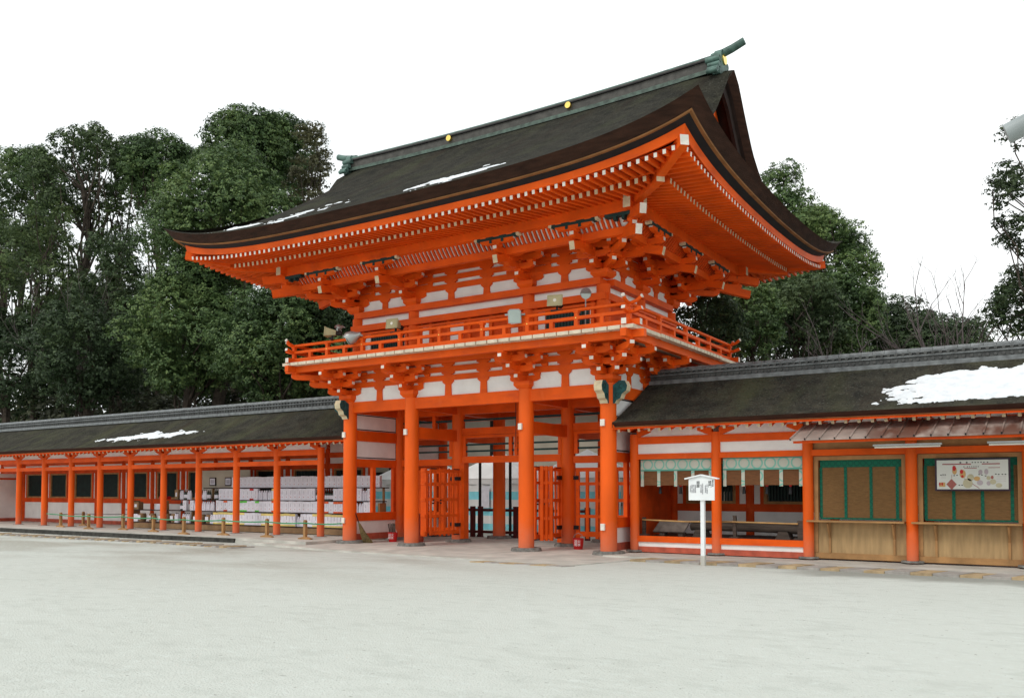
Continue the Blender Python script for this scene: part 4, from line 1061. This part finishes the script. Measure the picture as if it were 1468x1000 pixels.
t = thing('hydrant_box', 'faded red wooden hose box behind the second gate pillar', 'box', (-3.4, 1.7, -.097))
m = MB(); m.box(-3.72, -3.2, 1.5, 1.92, -.097, .86); m.build('box_body', [FADE], t, smooth=False)
m = MB(); m.box(-3.67, -3.25, 1.486, 1.499, -.04, .80); m.build('box_door', [FADE], t, smooth=False)
m = MB(); m.tube([(-3.33, 1.46, .42), (-3.33, 1.485, .42)], .04, 10); m.build('latch', [IRON], t)

# ------------------------------------------------------------------ rope barrier
posts = [(-23.1, .5), (-20.05, .0), (-18.1, .35), (-15.5, 0), (-12.75, -.6), (-10.95, -.22), (-8.5, -.3), (-6.4, -.48), (-23.75, 1.95)]
where = ['at the far left corner of the roped area', 'second from the far left of the roped area', 'in front of the sake shelf left end', 'near the wrapped bottles on the shelf', 'left of the middle wrapped boxes', 'in front of the middle wrapped boxes', 'nearest but one to the gate', 'nearest to the gate', 'at the back beside the corridor wall']
p0 = None
for i, (x, y) in enumerate(posts):
    if i == 0:
        t = thing('barrier_post', '', 'post', (x, y, 0), 'wooden rope posts before the left corridor')
        m = MB(); m.box(-.05, .05, -.05, .05, .03, .62); m.prism([(-.05, 0), (.05, 0), (0, .035)], lambda u, v, w: (u, w, .62 + v), -.05, .05); m.build('upright', [PLYD], t, (0, 0, 0), smooth=False)
        m = MB(); m.prism([(-.3, -.004), (.3, -.004), (.3, .03), (.1, .075), (-.1, .075), (-.3, .03)], lambda u, v, w: (u, w, v), -.055, .055); m.build('foot', [PLYD], t, (0, 0, 0), smooth=False); p0 = t
    else: t = copy_tree(p0); t.location = (x, y, 0)
    t['label'] = 'short wooden post of the rope barrier, ' + where[i]
m = MB(); pts = [(-24.3, .52, .58)]
pl = [(x, y - .06) for x, y in posts[:8]] + [(-5.05, -.1)]
for (a, b) in zip(pl, pl[1:]):
    for f in (0, .25, .5, .75): pts.append((a[0] + (b[0] - a[0]) * f, a[1] + (b[1] - a[1]) * f, .55 - .035 * 4 * f * (1 - f)))
pts.append((-5.05, -.1, .55)); m.tube(pts, .024, 6)
tag(centre(m.build('barrier_rope', [ROPE])), 'green rope strung along the wooden posts of the left corridor', 'rope')
m = MB(); m.tube([(-23.1, .5, .57), (-23.75, 1.9, .55), (-21, 1.98, .57), (-19.9, 2.0, .58)], .014, 6)
tag(centre(m.build('barrier_rope', [IRON])), 'dark rope from the corner post back to the display shelf', 'rope')

# ------------------------------------------------------------------ sake offering shelves
t = thing('offering_shelf', 'long stepped brown display shelf of sake offerings in the left corridor', 'shelf', (-10.5, 2.4, 0))
for (z, y0_, x0_) in ((1.765, 2.25, -15.2), (1.27, 2.12, -17.2), (.81, 2.0, -20.3), (.285, 1.9, -20.3)):
    m = MB(); m.box(x0_, -5.3, y0_ - .12, y0_ + .3, z - .035, z); m.build('shelf_board', [DARKW], t, smooth=False)
m = MB(); m.box(-19.6, -5.3, 1.8, 1.84, .02, .24); m.build('base_panel', [BOXB], t, smooth=False)
for k in range(8): x = -20.1 + k * 2.1; m = MB(); m.box(x - .04, x + .04, 2.1, 2.45, 0, 1.2); m.build('shelf_upright', [PLYD], t, smooth=False)
for x in (-15, -12.5, -10, -7.4, -5.5): m = MB(); m.box(x - .035, x + .035, 2.44, 2.5, 1.2, 1.76); m.build('shelf_upright', [PLYD], t, smooth=False)
m = MB(); m.box(-16.4, -12.9, 2.62, 2.66, 1.3, 2.5); m.build('back_board', [BEIGE], t, smooth=False)
def sake_box(w, h, d, seal=None):
    m = MB(); m.box(-w / 2, w / 2, 0, d, 0, h, 0)
    m.box(-w / 2 + .01, w / 2 - .01, -.003, -.001, h * .02, h * .97, 3)
    m.box(-.011, .011, -.006, -.0035, h * .5, h * .8, 1); m.box(-.012, .012, -.006, -.0035, h * .25, h * .32, 2)
    if seal: m.box(-w / 2, w / 2, -.008, -.0065, h * .82, h, 4); m.box(-w / 2, w / 2, -.008, -.0065, 0, h * .14, 4)
    return m
PAPER2 = mat('white_paper_face', (.76, .75, .81), .7, .05, 9)
GREYINK = mat('grey_ink', (.50, .48, .55), .7)
def bottle():
    m = MB(); m.cyl(0, .06, 0, .27, .052, .052, 12, 0); m.cyl(0, .06, .27, .33, .052, .02, 12, 0); m.cyl(0, .06, .33, .41, .019, .019, 10, 0); m.cyl(0, .06, .40, .425, .022, .022, 10, 1); m.cyl(0, .06, .06, .2, .0535, .0535, 12, 1); return m
protos = {}
def put(kind, x, y, z, label, grp, sc=(1, 1, 1)):
    if kind not in protos:
        if kind == 'bottle': me = bottle().build('sake_bottle', [SAKE, PAPER2], loc=(0, 0, 0))
        elif kind == 'bundle':
            m = MB(); 
            for k in (-.06, .06): m.cyl(k, .07, 0, .27, .06, .058, 12, 0); m.cyl(k, .07, .27, .40, .055, .02, 12, 0); m.cyl(k, .07, .36, .42, .026, .026, 8, 1)
            me = m.build('wrapped_bottles', [PAPER, INK], loc=(0, 0, 0))
        elif kind == 'cask':
            m = MB(); m.tube([(0, .16, 0), (0, .16, .1), (0, .16, .25), (0, .16, .36)], [.14, .165, .165, .14], 14, 0); m.box(-.1, .1, -.012, -.008, .1, .28, 1); me = m.build('sake_cask', [BOXB, PAPER], loc=(0, 0, 0))
        else:
            s_ = {'plain': None, 'orange': ORNG, 'green': LIME, 'yellow': YEL, 'red': RED}[kind]
            me = sake_box(.232, .42, .12, s_).build('sake_box', [PAPER, GREYINK, RED, PAPER2] + ([s_] if s_ else []), loc=(0, 0, 0), smooth=False)
        protos[kind] = me; o = me
    else: o = protos[kind].copy(); COL.objects.link(o)
    o.location = (x, y, z); o.scale = sc; o.rotation_euler = (0, 0, random.uniform(-.03, .03))
    cat = {'bottle': 'bottle', 'bundle': 'bottles', 'cask': 'cask'}.get(kind, 'box')
    return tag(o, label, cat, grp)
seal_word = {'plain': 'plain', 'orange': 'orange sealed', 'green': 'green sealed', 'yellow': 'yellow sealed', 'red': 'red sealed'}
def row(x0_, x1_, y, z, pat, rowname, sx=1., sz=1., step=.2375):
    x = x0_; i = 0
    while x < x1_:
        k = pat(i, x)
        if k in ('bottle',):
            put('bottle', x - .055, y, z, 'dark green sake bottle with pale label on the ' + rowname, 'dark bottles on the ' + rowname); put('bottle', x + .06, y, z, 'dark green sake bottle with pale label on the ' + rowname, 'dark bottles on the ' + rowname)
        elif k == 'bundle': put('bundle', x, y, z, 'pair of paper wrapped sake bottles on the ' + rowname, 'wrapped bottles on the ' + rowname)
        elif k == 'cask': put('cask', x, y, z, 'brown straw sake cask on the ' + rowname, 'casks on the ' + rowname)
        elif k: put(k, x, y, z, seal_word[k] + ' white wrapped sake box on the ' + rowname, seal_word[k] + ' boxes on the ' + rowname, (sx, 1, sz * random.uniform(.97, 1.02)))
        x += step * sx if k not in ('cask', 'bundle') else .27; i += 1
row(-13.45, -5.6, 2.25, 1.765, lambda i, x: 'plain', 'top shelf of the left corridor', 1., 1.03)
row(-14.0, -5.6, 2.05, 1.27, lambda i, x: 'bundle' if i in (10, 11, 12, 33) else 'bottle' if i in (23, 24, 25, 26) else 'red' if i in (8, 31) else 'yellow' if i in (13, 14) else 'plain', 'second shelf of the left corridor', 1., 1.08)
row(-14.0, -5.6, 1.92, .81, lambda i, x: 'bundle' if i in (32, 33) else 'orange' if i in (2, 14, 15, 25, 26, 28, 29) else 'green' if i in (6, 7, 10) else 'plain', 'third shelf of the left corridor', 1., 1.02)
row(-14.0, -5.6, 1.82, .285, lambda i, x: 'yellow' if i % 9 < 6 else 'bundle' if i == 15 else 'plain', 'lowest shelf of the left corridor', 1.35, 1.14)
row(-16.6, -14.3, 2.05, 1.27, lambda i, x: None if i in (3, 8) else ('bottle' if i % 2 else 'bundle'), 'second shelf end near the dark windows')
row(-16.4, -14.2, 1.92, .81, lambda i, x: None if i in (2, 5) else ('bundle' if i > 3 else 'plain' if i % 2 else 'bottle'), 'third shelf end near the dark windows')
row(-17.4, -14.2, 1.82, .285, lambda i, x: None if i % 3 == 1 else ('cask' if i in (0, 2, 8, 9, 11) else 'bundle'), 'lowest shelf end near the dark windows')
row(-19.9, -17.6, 1.82, .285, lambda i, x: 'plain' if i < 3 else 'cask' if i % 3 == 0 else None, 'lowest shelf far left end', 1, .8)
for (x, y, z, w, h, mt, L) in ((-19.7, 2.0, .81, .42, .33, BOXB, 'square brown carton on the far left shelf end'), (-18.1, 2.0, .81, .3, .26, PAPER, 'small white wrapped parcel on the far left shelf'), (-17.9, 2.1, 1.27, .5, .12, RED, 'flat red cloth bundle on the far left shelf'), (-16.95, 2.1, 1.27, .22, .42, BOXB, 'tall narrow brown carton beside the red bundle')):
    m = MB(); m.box(x - w / 2, x + w / 2, y - .02, y + .22, z, z + h); m.box(x - w * .2, x + w * .2, y - .026, y - .021, z + h * .3, z + h * .7, 1)
    tag(centre(m.build('parcel', [mt, PAPER], smooth=False)), L, 'parcel')
for i, (x, L) in enumerate(((-15.2, 'small dark framed picture on the board above the shelf'), (-14.2, 'second small framed picture beside the top row of boxes'))):
    t = thing('framed_picture', L, 'picture', (x, 2.6, 1.9), 'framed pictures above the shelf')
    m = MB(); m.box(x - .2, x + .2, 2.58, 2.615, 1.85, 2.2); m.build('frame', [DARKW], t, smooth=False); m = MB(); m.box(x - .16, x + .16, 2.572, 2.578, 1.89, 2.16); m.build('mount', [PAPER], t, smooth=False); m = MB(); m.box(x - .1, x + .1, 2.566, 2.571, 1.94, 2.1); m.build('print', [GREYINK], t, smooth=False)

# ------------------------------------------------------------------ inside the precinct, seen through the gate
t = thing('striped_tent', 'white event tent with pale blue and white striped side curtain behind the gate', 'tent', (-8.5, 12.7, -.2))
m = MB()
for k in range(6):
    z0_ = -.25 + k * .37; m.grid([[(-14.5 + 14 * i / 60, 11.7 + .05 * sin(i * 1.7) + .03 * sin(i * 4.1), z) for i in range(61)] for z in (z0_, z0_ + .37)], k % 2)
m.build('side_curtain', [BLUE, CLOTH], t)
m = MB(); m.grid([[(-14.5 + 14 * i / 60, 11.67, z + (.04 * abs(sin(i * .8)) if z < 2.1 else 0)) for i in range(61)] for z in (1.92, 2.2)])
for x0_ in (-14.5, -9.8, -5.1):
    ap = (x0_ + 2.35, 13.0, 3.5); c = [(x0_, 11.65, 2.2), (x0_ + 4.7, 11.65, 2.2), (x0_ + 4.7, 14.3, 2.2), (x0_, 14.3, 2.2)]
    for i in range(4): m.q([c[i], c[(i + 1) % 4], ap])
m.build('tent_roof', [CLOTH], t, smooth=False)
m = MB()
for x in (-14.5, -9.8, -5.1, -.4): m.cyl(x, 11.75, -.25, 2.2, .03, n=8)
m.build('tent_pole', [GREYM], t)
m = MB(); m.box(-7.6, -7.1, 11.55, 11.556, .85, 1.85); tag(centre(m.build('paper_notice', [PAPER], smooth=False)), 'white paper notice pinned to the striped curtain', 'notice')
t = thing('wooden_fence', 'dark maroon post and rail fence just behind the gate', 'fence', (-2.5, 5.75, -.1))
for x in (-5.6, -3.87, -3.51, -1.9, -.4, 1.1): m = MB(); m.box(x - .075, x + .075, 5.67, 5.83, -.2, 1.05); m.build('post', [MAROON], t, smooth=False)
for z in (.08, .91): m = MB(); m.box(-5.6, 1.1, 5.71, 5.79, z - .05, z + .05); m.build('rail', [MAROON], t, smooth=False)
for x, h, L in ((-3.85, 2.75, 'black iron pole standing behind the maroon fence'), (-2.45, 2.9, 'black hanging pole beside the rear gate pillar')):
    m = MB(); m.cyl(x, 6.2, -.2, h, .055, n=10); m.cyl(x, 6.2, -.2, -.05, .16, .12, 12); tag(centre(m.build('iron_pole', [IRON])), L, 'pole')
t = thing('nobori_banner', 'bright green cloth banner on a thin pole behind the right lattice', 'banner', (2.1, 7.2, -.15))
m = MB(); m.cyl(2.1, 7.2, -.15, 3.2, .02, n=8); m.build('pole', [GREYM], t)
m = MB(); m.grid([[(2.13 + .42 * u, 7.2 + .04 * sin(v * 5 + u * 3), 3.1 - 1.9 * v) for u in (0, .5, 1)] for v in [i / 10 for i in range(11)]]); m.build('cloth', [mat('bright_green_cloth', (.05, .42, .08), .8)], t)
HB = thing('inner_hall', 'pale walled inner shrine hall with dark posts behind the tent', 'hall', (-4, 18, 0))
m = MB(); m.box(-26, 14, 15.8, 16.0, -.3, 6.0); m.build('wall', [BEIGE], HB)
for i in range(17): m = MB(); m.box(-26 + i * 2.3, -25.75 + i * 2.3, 15.7, 15.79, -.3, 6.0); m.build('post', [DARKW], HB, smooth=False)
for z in (1.0, 2.6): m = MB(); m.box(-26, 14, 15.72, 15.795, z - .08, z + .08); m.build('rail', [DARKW], HB, smooth=False)
m = MB(); P_ = [[(x, 14.6 + 6 * f, 6.0 + 1.4 * f * f * .6 + .9 * f) for x in (-27, -4, 15)] for f in (0, .2, .4, .6)]
m.grid(P_); m.build('roof', [BARK], HB)

# ------------------------------------------------------------------ trees
def leafmat(name, a, b, dark):
    m = bpy.data.materials.new(name); m.use_nodes = True; n = m.node_tree.nodes; l = m.node_tree.links
    p = n['Principled BSDF']; p.inputs['Roughness'].default_value = .55; p.inputs['Specular IOR Level'].default_value = .25
    g = n.new('ShaderNodeNewGeometry'); t = n.new('ShaderNodeTexNoise'); t.inputs['Scale'].default_value = .45; t.inputs['Detail'].default_value = 3
    l.new(g.outputs['Position'], t.inputs['Vector'])
    oi = n.new('ShaderNodeObjectInfo')
    f = math_(n, l, 'ADD', math_(n, l, 'ADD', math_(n, l, 'MULTIPLY', g.outputs['Random Per Island'], .75), math_(n, l, 'MULTIPLY', math_(n, l, 'SUBTRACT', oi.outputs['Random'], .4), .4)), math_(n, l, 'MULTIPLY', math_(n, l, 'SUBTRACT', t.outputs['Fac'], .5), 1.6))
    r = n.new('ShaderNodeValToRGB'); r.color_ramp.elements[0].position = .0; r.color_ramp.elements[0].color = (*dark, 1)
    r.color_ramp.elements[1].position = .95; r.color_ramp.elements[1].color = (*b, 1); e = r.color_ramp.elements.new(.45); e.color = (*a, 1)
    l.new(f, r.inputs[0]); l.new(r.outputs[0], p.inputs['Base Color'])
    tr = n.new('ShaderNodeBsdfTranslucent'); l.new(r.outputs[0], tr.inputs['Color']); ms = n.new('ShaderNodeMixShader'); ms.inputs[0].default_value = .22
    l.new(p.outputs[0], ms.inputs[1]); l.new(tr.outputs[0], ms.inputs[2]); l.new(ms.outputs[0], n['Material Output'].inputs['Surface'])
    return m
LEAF = {'camphor': leafmat('camphor_leaves', (0.089, 0.152, 0.051), (0.189, 0.257, 0.084), (0.035, 0.065, 0.024)),
        'airy': leafmat('evergreen_leaves', (0.085, 0.130, 0.048), (0.166, 0.213, 0.077), (0.035, 0.057, 0.024)),
        'dark': leafmat('shaded_leaves', (0.062, 0.100, 0.042), (0.113, 0.152, 0.061), (0.028, 0.048, 0.022)),
        'conifer': leafmat('conifer_needles', (0.074, 0.074, 0.035), (0.124, 0.122, 0.057), (0.035, 0.036, 0.020)),
        'sparse': leafmat('sparse_leaves', (0.045, 0.070, 0.029), (0.083, 0.113, 0.046), (0.021, 0.035, 0.017)),
        'brush': leafmat('brown_undergrowth', (0.068, 0.076, 0.041), (0.113, 0.123, 0.069), (0.031, 0.036, 0.022))}
def leaves(name, centers, radii, n, size, mt, parent, off, squash=.8, lowcut=-.55, shell=.28, tuft=9):
    """leaf faces gathered in small tufts on the shells of many lobes"""
    centers = np.asarray(centers); radii = np.asarray(radii); w = radii ** 2; nt_ = max(1, n // tuft)
    k = RNG.choice(len(centers), nt_, p=w / w.sum())
    d = RNG.normal(size=(nt_, 3)); d /= np.linalg.norm(d, axis=1)[:, None]
    low = d[:, 2] < lowcut; d[low, 2] *= -1
    rr = radii[k] * (1 - shell * RNG.random(nt_) ** 2 + .05 * RNG.normal(size=nt_))
    tc_ = centers[k] + d * rr[:, None] * np.array([1, 1, squash])
    c = np.repeat(tc_, tuft, 0) + RNG.normal(size=(nt_ * tuft, 3)) * size * np.array([1.0, 1.0, .6])
    nn = np.repeat(d, tuft, 0) * 1.25 + RNG.normal(size=(nt_ * tuft, 3)) * .42 + np.array([0, 0, .45])
    nn /= np.linalg.norm(nn, axis=1)[:, None]
    a = np.cross(nn, RNG.normal(size=nn.shape)); a /= np.linalg.norm(a, axis=1)[:, None]; b = np.cross(nn, a)
    s = size * (.55 + .8 * RNG.random(len(c)))[:, None]
    q = np.stack([c - a * s, c - b * s * .5 + nn * s * .12, c + a * s, c + b * s * .5 + nn * s * .12], 1).reshape(-1, 3) - np.array(off)
    me = bpy.data.meshes.new(name); N = len(c)
    me.vertices.add(4 * N); me.vertices.foreach_set('co', q.ravel()); me.loops.add(4 * N); me.loops.foreach_set('vertex_index', np.arange(4 * N, dtype=np.int32))
    me.polygons.add(N); me.polygons.foreach_set('loop_start', np.arange(0, 4 * N, 4, dtype=np.int32)); me.update(calc_edges=True)
    me.materials.append(mt); o = bpy.data.objects.new(name, me); COL.objects.link(o); o.parent = parent; return o
def branchy(mb, p, q, r0, r1, wob=.12, n=5):
    p = Vector(p); q = Vector(q); L = (q - p).length; pts = []
    for i in range(n + 1):
        f = i / n; o = Vector((random.uniform(-1, 1), random.uniform(-1, 1), random.uniform(-.4, .4))) * L * wob * (0 if i in (0, n) else .5)
        pts.append(p.lerp(q, f) + o + Vector((0, 0, L * .06 * sin(pi * f))))
    mb.tube(pts, [r0 + (r1 - r0) * i / n for i in range(n + 1)], 6); return pts
def tree(st, x, y, top, bot, r, label):
    t = thing('broadleaf_tree' if st != 'conifer' else 'conifer_tree', label, 'tree', (x, y, -.1), 'trees behind the shrine')
    zc = (top + bot) / 2; rz_ = (top - bot) / 2
    nl = {'camphor': 85, 'airy': 60, 'dark': 60, 'conifer': 50, 'sparse': 60}[st]
    cs = []; rs = []
    for i in range(nl):
        while True:
            p = np.array([random.uniform(-1, 1) for _ in range(3)]); L = np.linalg.norm(p)
            if .35 < L < 1: break
        if random.random() < .7: p = p / L * random.uniform(.70, .88)
        f = {'camphor': (.19, .34), 'airy': (.14, .26), 'dark': (.18, .34), 'conifer': (.18, .30), 'sparse': (.12, .22)}[st]
        lr_ = random.uniform(*f) * r
        if st == 'conifer': sc = (1.05 - .55 * (p[2] + 1) / 2); p[0] *= sc; p[1] *= sc
        cs.append((x + p[0] * r * .95, y + p[1] * r * .72, zc + p[2] * (rz_ - lr_ * .55))); rs.append(lr_)
    area = sum(v * v for v in rs) * 12.6
    dens = {'camphor': 40, 'airy': 34, 'dark': 34, 'conifer': 34, 'sparse': 40}[st]
    D = math.dist((x, y), (15.5, -21.3)); size = .0013 * D + .012
    n = int(min(95000, area * dens * (.16 / size) ** 2 * .42))
    leaves('crown', cs, rs, n, size, LEAF[st], t, (x, y, -.1), .82 if st != 'conifer' else .6, -.5 if st == 'camphor' else -.8, .3)
    m = MB(); h = zc - rz_ * .3
    tp = branchy(m, (x, y, -.1), (x + random.uniform(-.4, .4), y, h), max(.22, r * .085), r * .05, .05, 6)
    order = sorted(range(nl), key=lambda i: cs[i][2])
    for i in order[::2 if st in ('airy', 'sparse') else 4]:
        b = tp[random.choice((3, 4, 5, 6))]; branchy(m, b, cs[i], r * (.022 if st != 'sparse' else .012), .02, .12, 4)
    m.build('trunk', [TRUNK], t)
    return t
for a in (
    ('airy', -46.7, 9.5, 26.2, 13.8, 3.65, 'tall loose evergreen at the far left edge of the grove'),
    ('airy', -41.4, 12.0, 27.3, 19.5, 4.24, 'tall airy evergreen with sky showing between its limbs at the upper left'),
    ('airy', -40.4, 8.5, 21.0, 11.6, 3.39, 'dusky loose evergreen below the tall trees at the far left'),
    ('camphor', -36.1, 14.0, 26.2, 20.6, 2.92, 'yellowish green camphor crown between the airy tree and the round camphor'),
    ('camphor', -22.5, 8.5, 20.2, 11.4, 4.77, 'big round camphor tree beside the left end of the gate roof'),
    ('camphor', -25.9, 13.0, 24.9, 18.5, 3.02, 'tall camphor behind the round camphor, highest in the left grove'),
    ('conifer', -19.2, 12.0, 22.5, 15.1, 1.91, 'dark reddish conifer just left of the gate ridge'),
    ('camphor', -23.5, 7.2, 13.7, 5.7, 3.85, 'dense dark camphor low behind the left corridor roof'),
    ('camphor', -15.9, 7.0, 11.7, 5.0, 3.48, 'dense green tree directly left of the gate balcony'),
    ('dark', -32.2, 7.0, 13.9, 5.7, 4.03, 'brownish shaded evergreen behind the left corridor'),
    ('dark', -40.6, 7.0, 13.7, 5.5, 3.96, 'shaded evergreen at the far left behind the corridor roof'),
    ('dark', -34.3, 10.0, 18.5, 10.4, 2.69, 'dark leaning evergreen under the airy tree'),
    ('camphor', 1.2, 26.0, 20.1, 9.6, 4.1, 'large round evergreen right of the gate roof'),
    ('camphor', 4.5, 24.0, 16.8, 8.2, 3.05, 'bulging evergreen beyond the right eave corner'),
    ('camphor', 5.7, 22.0, 12.7, 7.2, 2.45, 'lower shoulder evergreen right of the gate eave'),
    ('camphor', 5.2, 12.0, 9.8, 6.4, 1.14, 'small pointed evergreen beside the right end of the balcony'),
    ('dark', 6.6, 30.0, 12.6, 8.0, 3.3, 'low evergreen on the skyline right of the gate trees'),
    ('dark', 9.0, 28.0, 11.0, 7.6, 3.2, 'low distant evergreen under the bare tree'),
    ('dark', 14.4, 10.0, 9.0, 6.1, 1.35, 'dark evergreen at the right edge above the corridor roof'),
    ('sparse', 14.8, 9.0, 13.3, 8.0, 1.64, 'sparse leafy tree hanging in at the upper right edge'),
    ('dark', 4.2, 9.0, 9.4, 5.3, 1.59, 'shaded evergreen behind the balcony corner'),
    ('dark', -0.1, 12.0, 10.0, 5.9, 2.07, 'shaded evergreen hidden behind the gate upper storey'),
    ('camphor', -48.8, 12.0, 28.2, 16.0, 3.18, 'broad evergreen at the far left with a rounded top'),
    ('airy', -40.8, 14.0, 27.9, 14.9, 2.56, 'slim airy evergreen between the tall airy tree and the yellowish camphor'),
    ('camphor', -24.9, 15.0, 25.3, 17.6, 2.57, 'evergreen crown between the tallest camphor and the reddish conifer'),
    ('dark', -14.3, 9.0, 13.0, 5.5, 2.6, 'shaded evergreen filling in beside the left balcony corner'),
    ('dark', 4.9, 19.0, 11.9, 7.4, 2.57, 'shaded evergreen under the right eave corner'),
    ('dark', 2.9, 16.0, 11.2, 7.0, 1.86, 'shaded evergreen behind the right end of the balcony'),
    ('dark', -15.9, 10.0, 10.9, 5.6, 2.18, 'shaded evergreen behind the left end of the balcony')
): tree(*a)
# undergrowth mass and far wood: one object each, nobody could count these
def mass(name, label, pts, mt, n, size):
    o = leaves(name, [p[:3] for p in pts], [p[3] for p in pts], n, size, mt, None, (0, 0, 0), .9, -.9, .5); return tag(o, label, 'wood', kind='stuff')
mass('undergrowth', 'brown shaded undergrowth rising behind the left corridor roof', [(-54 + 2.4 * i + random.uniform(-1, 1), random.uniform(9, 12), random.uniform(2.5, 7.5), random.uniform(2.0, 3.2)) for i in range(16)], LEAF['brush'], 42000, .17)
mass('far_wood', 'dark solid wood behind the left grove', [(-66 + .95 * i + random.uniform(-1, 1), random.uniform(19, 24), random.uniform(4, 17.5 if i < 32 else 14), random.uniform(2.2, 3.6)) for i in range(58)], LEAF['dark'], 150000, .17)
mass('hedge_mass', 'olive brush sloping down along the skyline behind the right corridor', [(1.5 + .42 * i, random.uniform(18, 24), random.uniform(5.5, 9.3 - .13 * i), random.uniform(.7, 1.3)) for i in range(30)], LEAF['dark'], 60000, .06)
# bare trees
def bare(x, y, z1, label, spread, seed, depth=4, nl=6):
    random.seed(seed); t = thing('bare_tree', label, 'tree', (x, y, -.1), 'leafless trees behind the right corridor'); m = MB()
    def rec(p, d, L, r, k):
        bend = Vector((random.uniform(-1, 1), random.uniform(-1, 1), random.uniform(0, .8))) * .22; pts = [p]; dd = d.copy()
        for i in range(4): dd = (dd + bend * .5).normalized(); pts.append(pts[-1] + dd * L / 4)
        m.tube(pts, [r * (1 - .11 * i) for i in range(5)], 5)
        if k == 0: return
        for i in range(1, 5):
            if i < 4 and random.random() < .3: continue
            e = (dd + Vector((random.uniform(-1, 1), random.uniform(-1, 1), random.uniform(-.3, .5))) * spread).normalized(); rec(pts[i], e, L * random.uniform(.42, .68), r * .55, k - 1)
    z0 = z1 * .42; b0 = Vector((x, y, -.1)); tr = Vector((x + .1, y, z0)); m.tube([b0, b0.lerp(tr, .5) + Vector((.06, 0, 0)), tr], [.14, .12, .09], 7)
    for i in range(nl):
        a = (i + random.uniform(-.3, .3)) * 2 * pi / nl; rec(tr - Vector((0, 0, random.uniform(0, .8))), Vector((cos(a) * .75, sin(a) * .5, random.uniform(.8, 1.5))).normalized(), z1 * random.uniform(.22, .34), .045, depth - 1)
    m.build('trunk', [TWIG], t)
bare(11.8, 14, 10.9, 'leafless tree with fine upswept twigs above the right corridor', .6, 5, 4, 6)
bare(12.9, 12, 9.0, 'leafless slender tree beside the dark evergreen at the right edge', .6, 8)
bare(8.7, 26, 12.3, 'leafless spreading tree on the skyline between evergreens and bare twigs', .75, 12, 3)
bare(7.9, 15, 9.6, 'leafless grey tree against the evergreens right of the eave corner', .7, 21)
bare(-33.5, 7.5, 15.0, 'leafless brownish tree in front of the shaded grove behind the left corridor', .7, 31)
# lamp arm entering at the upper right
t = thing('street_lamp', 'white tubular lamp head reaching in at the upper right edge', 'lamp', (17.5, -6, -.05))
m = MB(); m.cyl(17.5, -6, -.05, 7.2, .09, .07, 14); m.build('lamp_post', [LAMPG], t)
m = MB(); m.tube([(17.5, -6, 7.2), (17.3, -6, 7.6), (16.2, -6, 7.52), (15.0, -6, 7.30)], .05, 10); m.build('lamp_arm', [LAMPG], t)
m = MB(); m.tube([(15.9, -6, 7.62), (14.72, -6, 7.18)], .16, 16); m.build('lamp_head', [LAMPG], t)
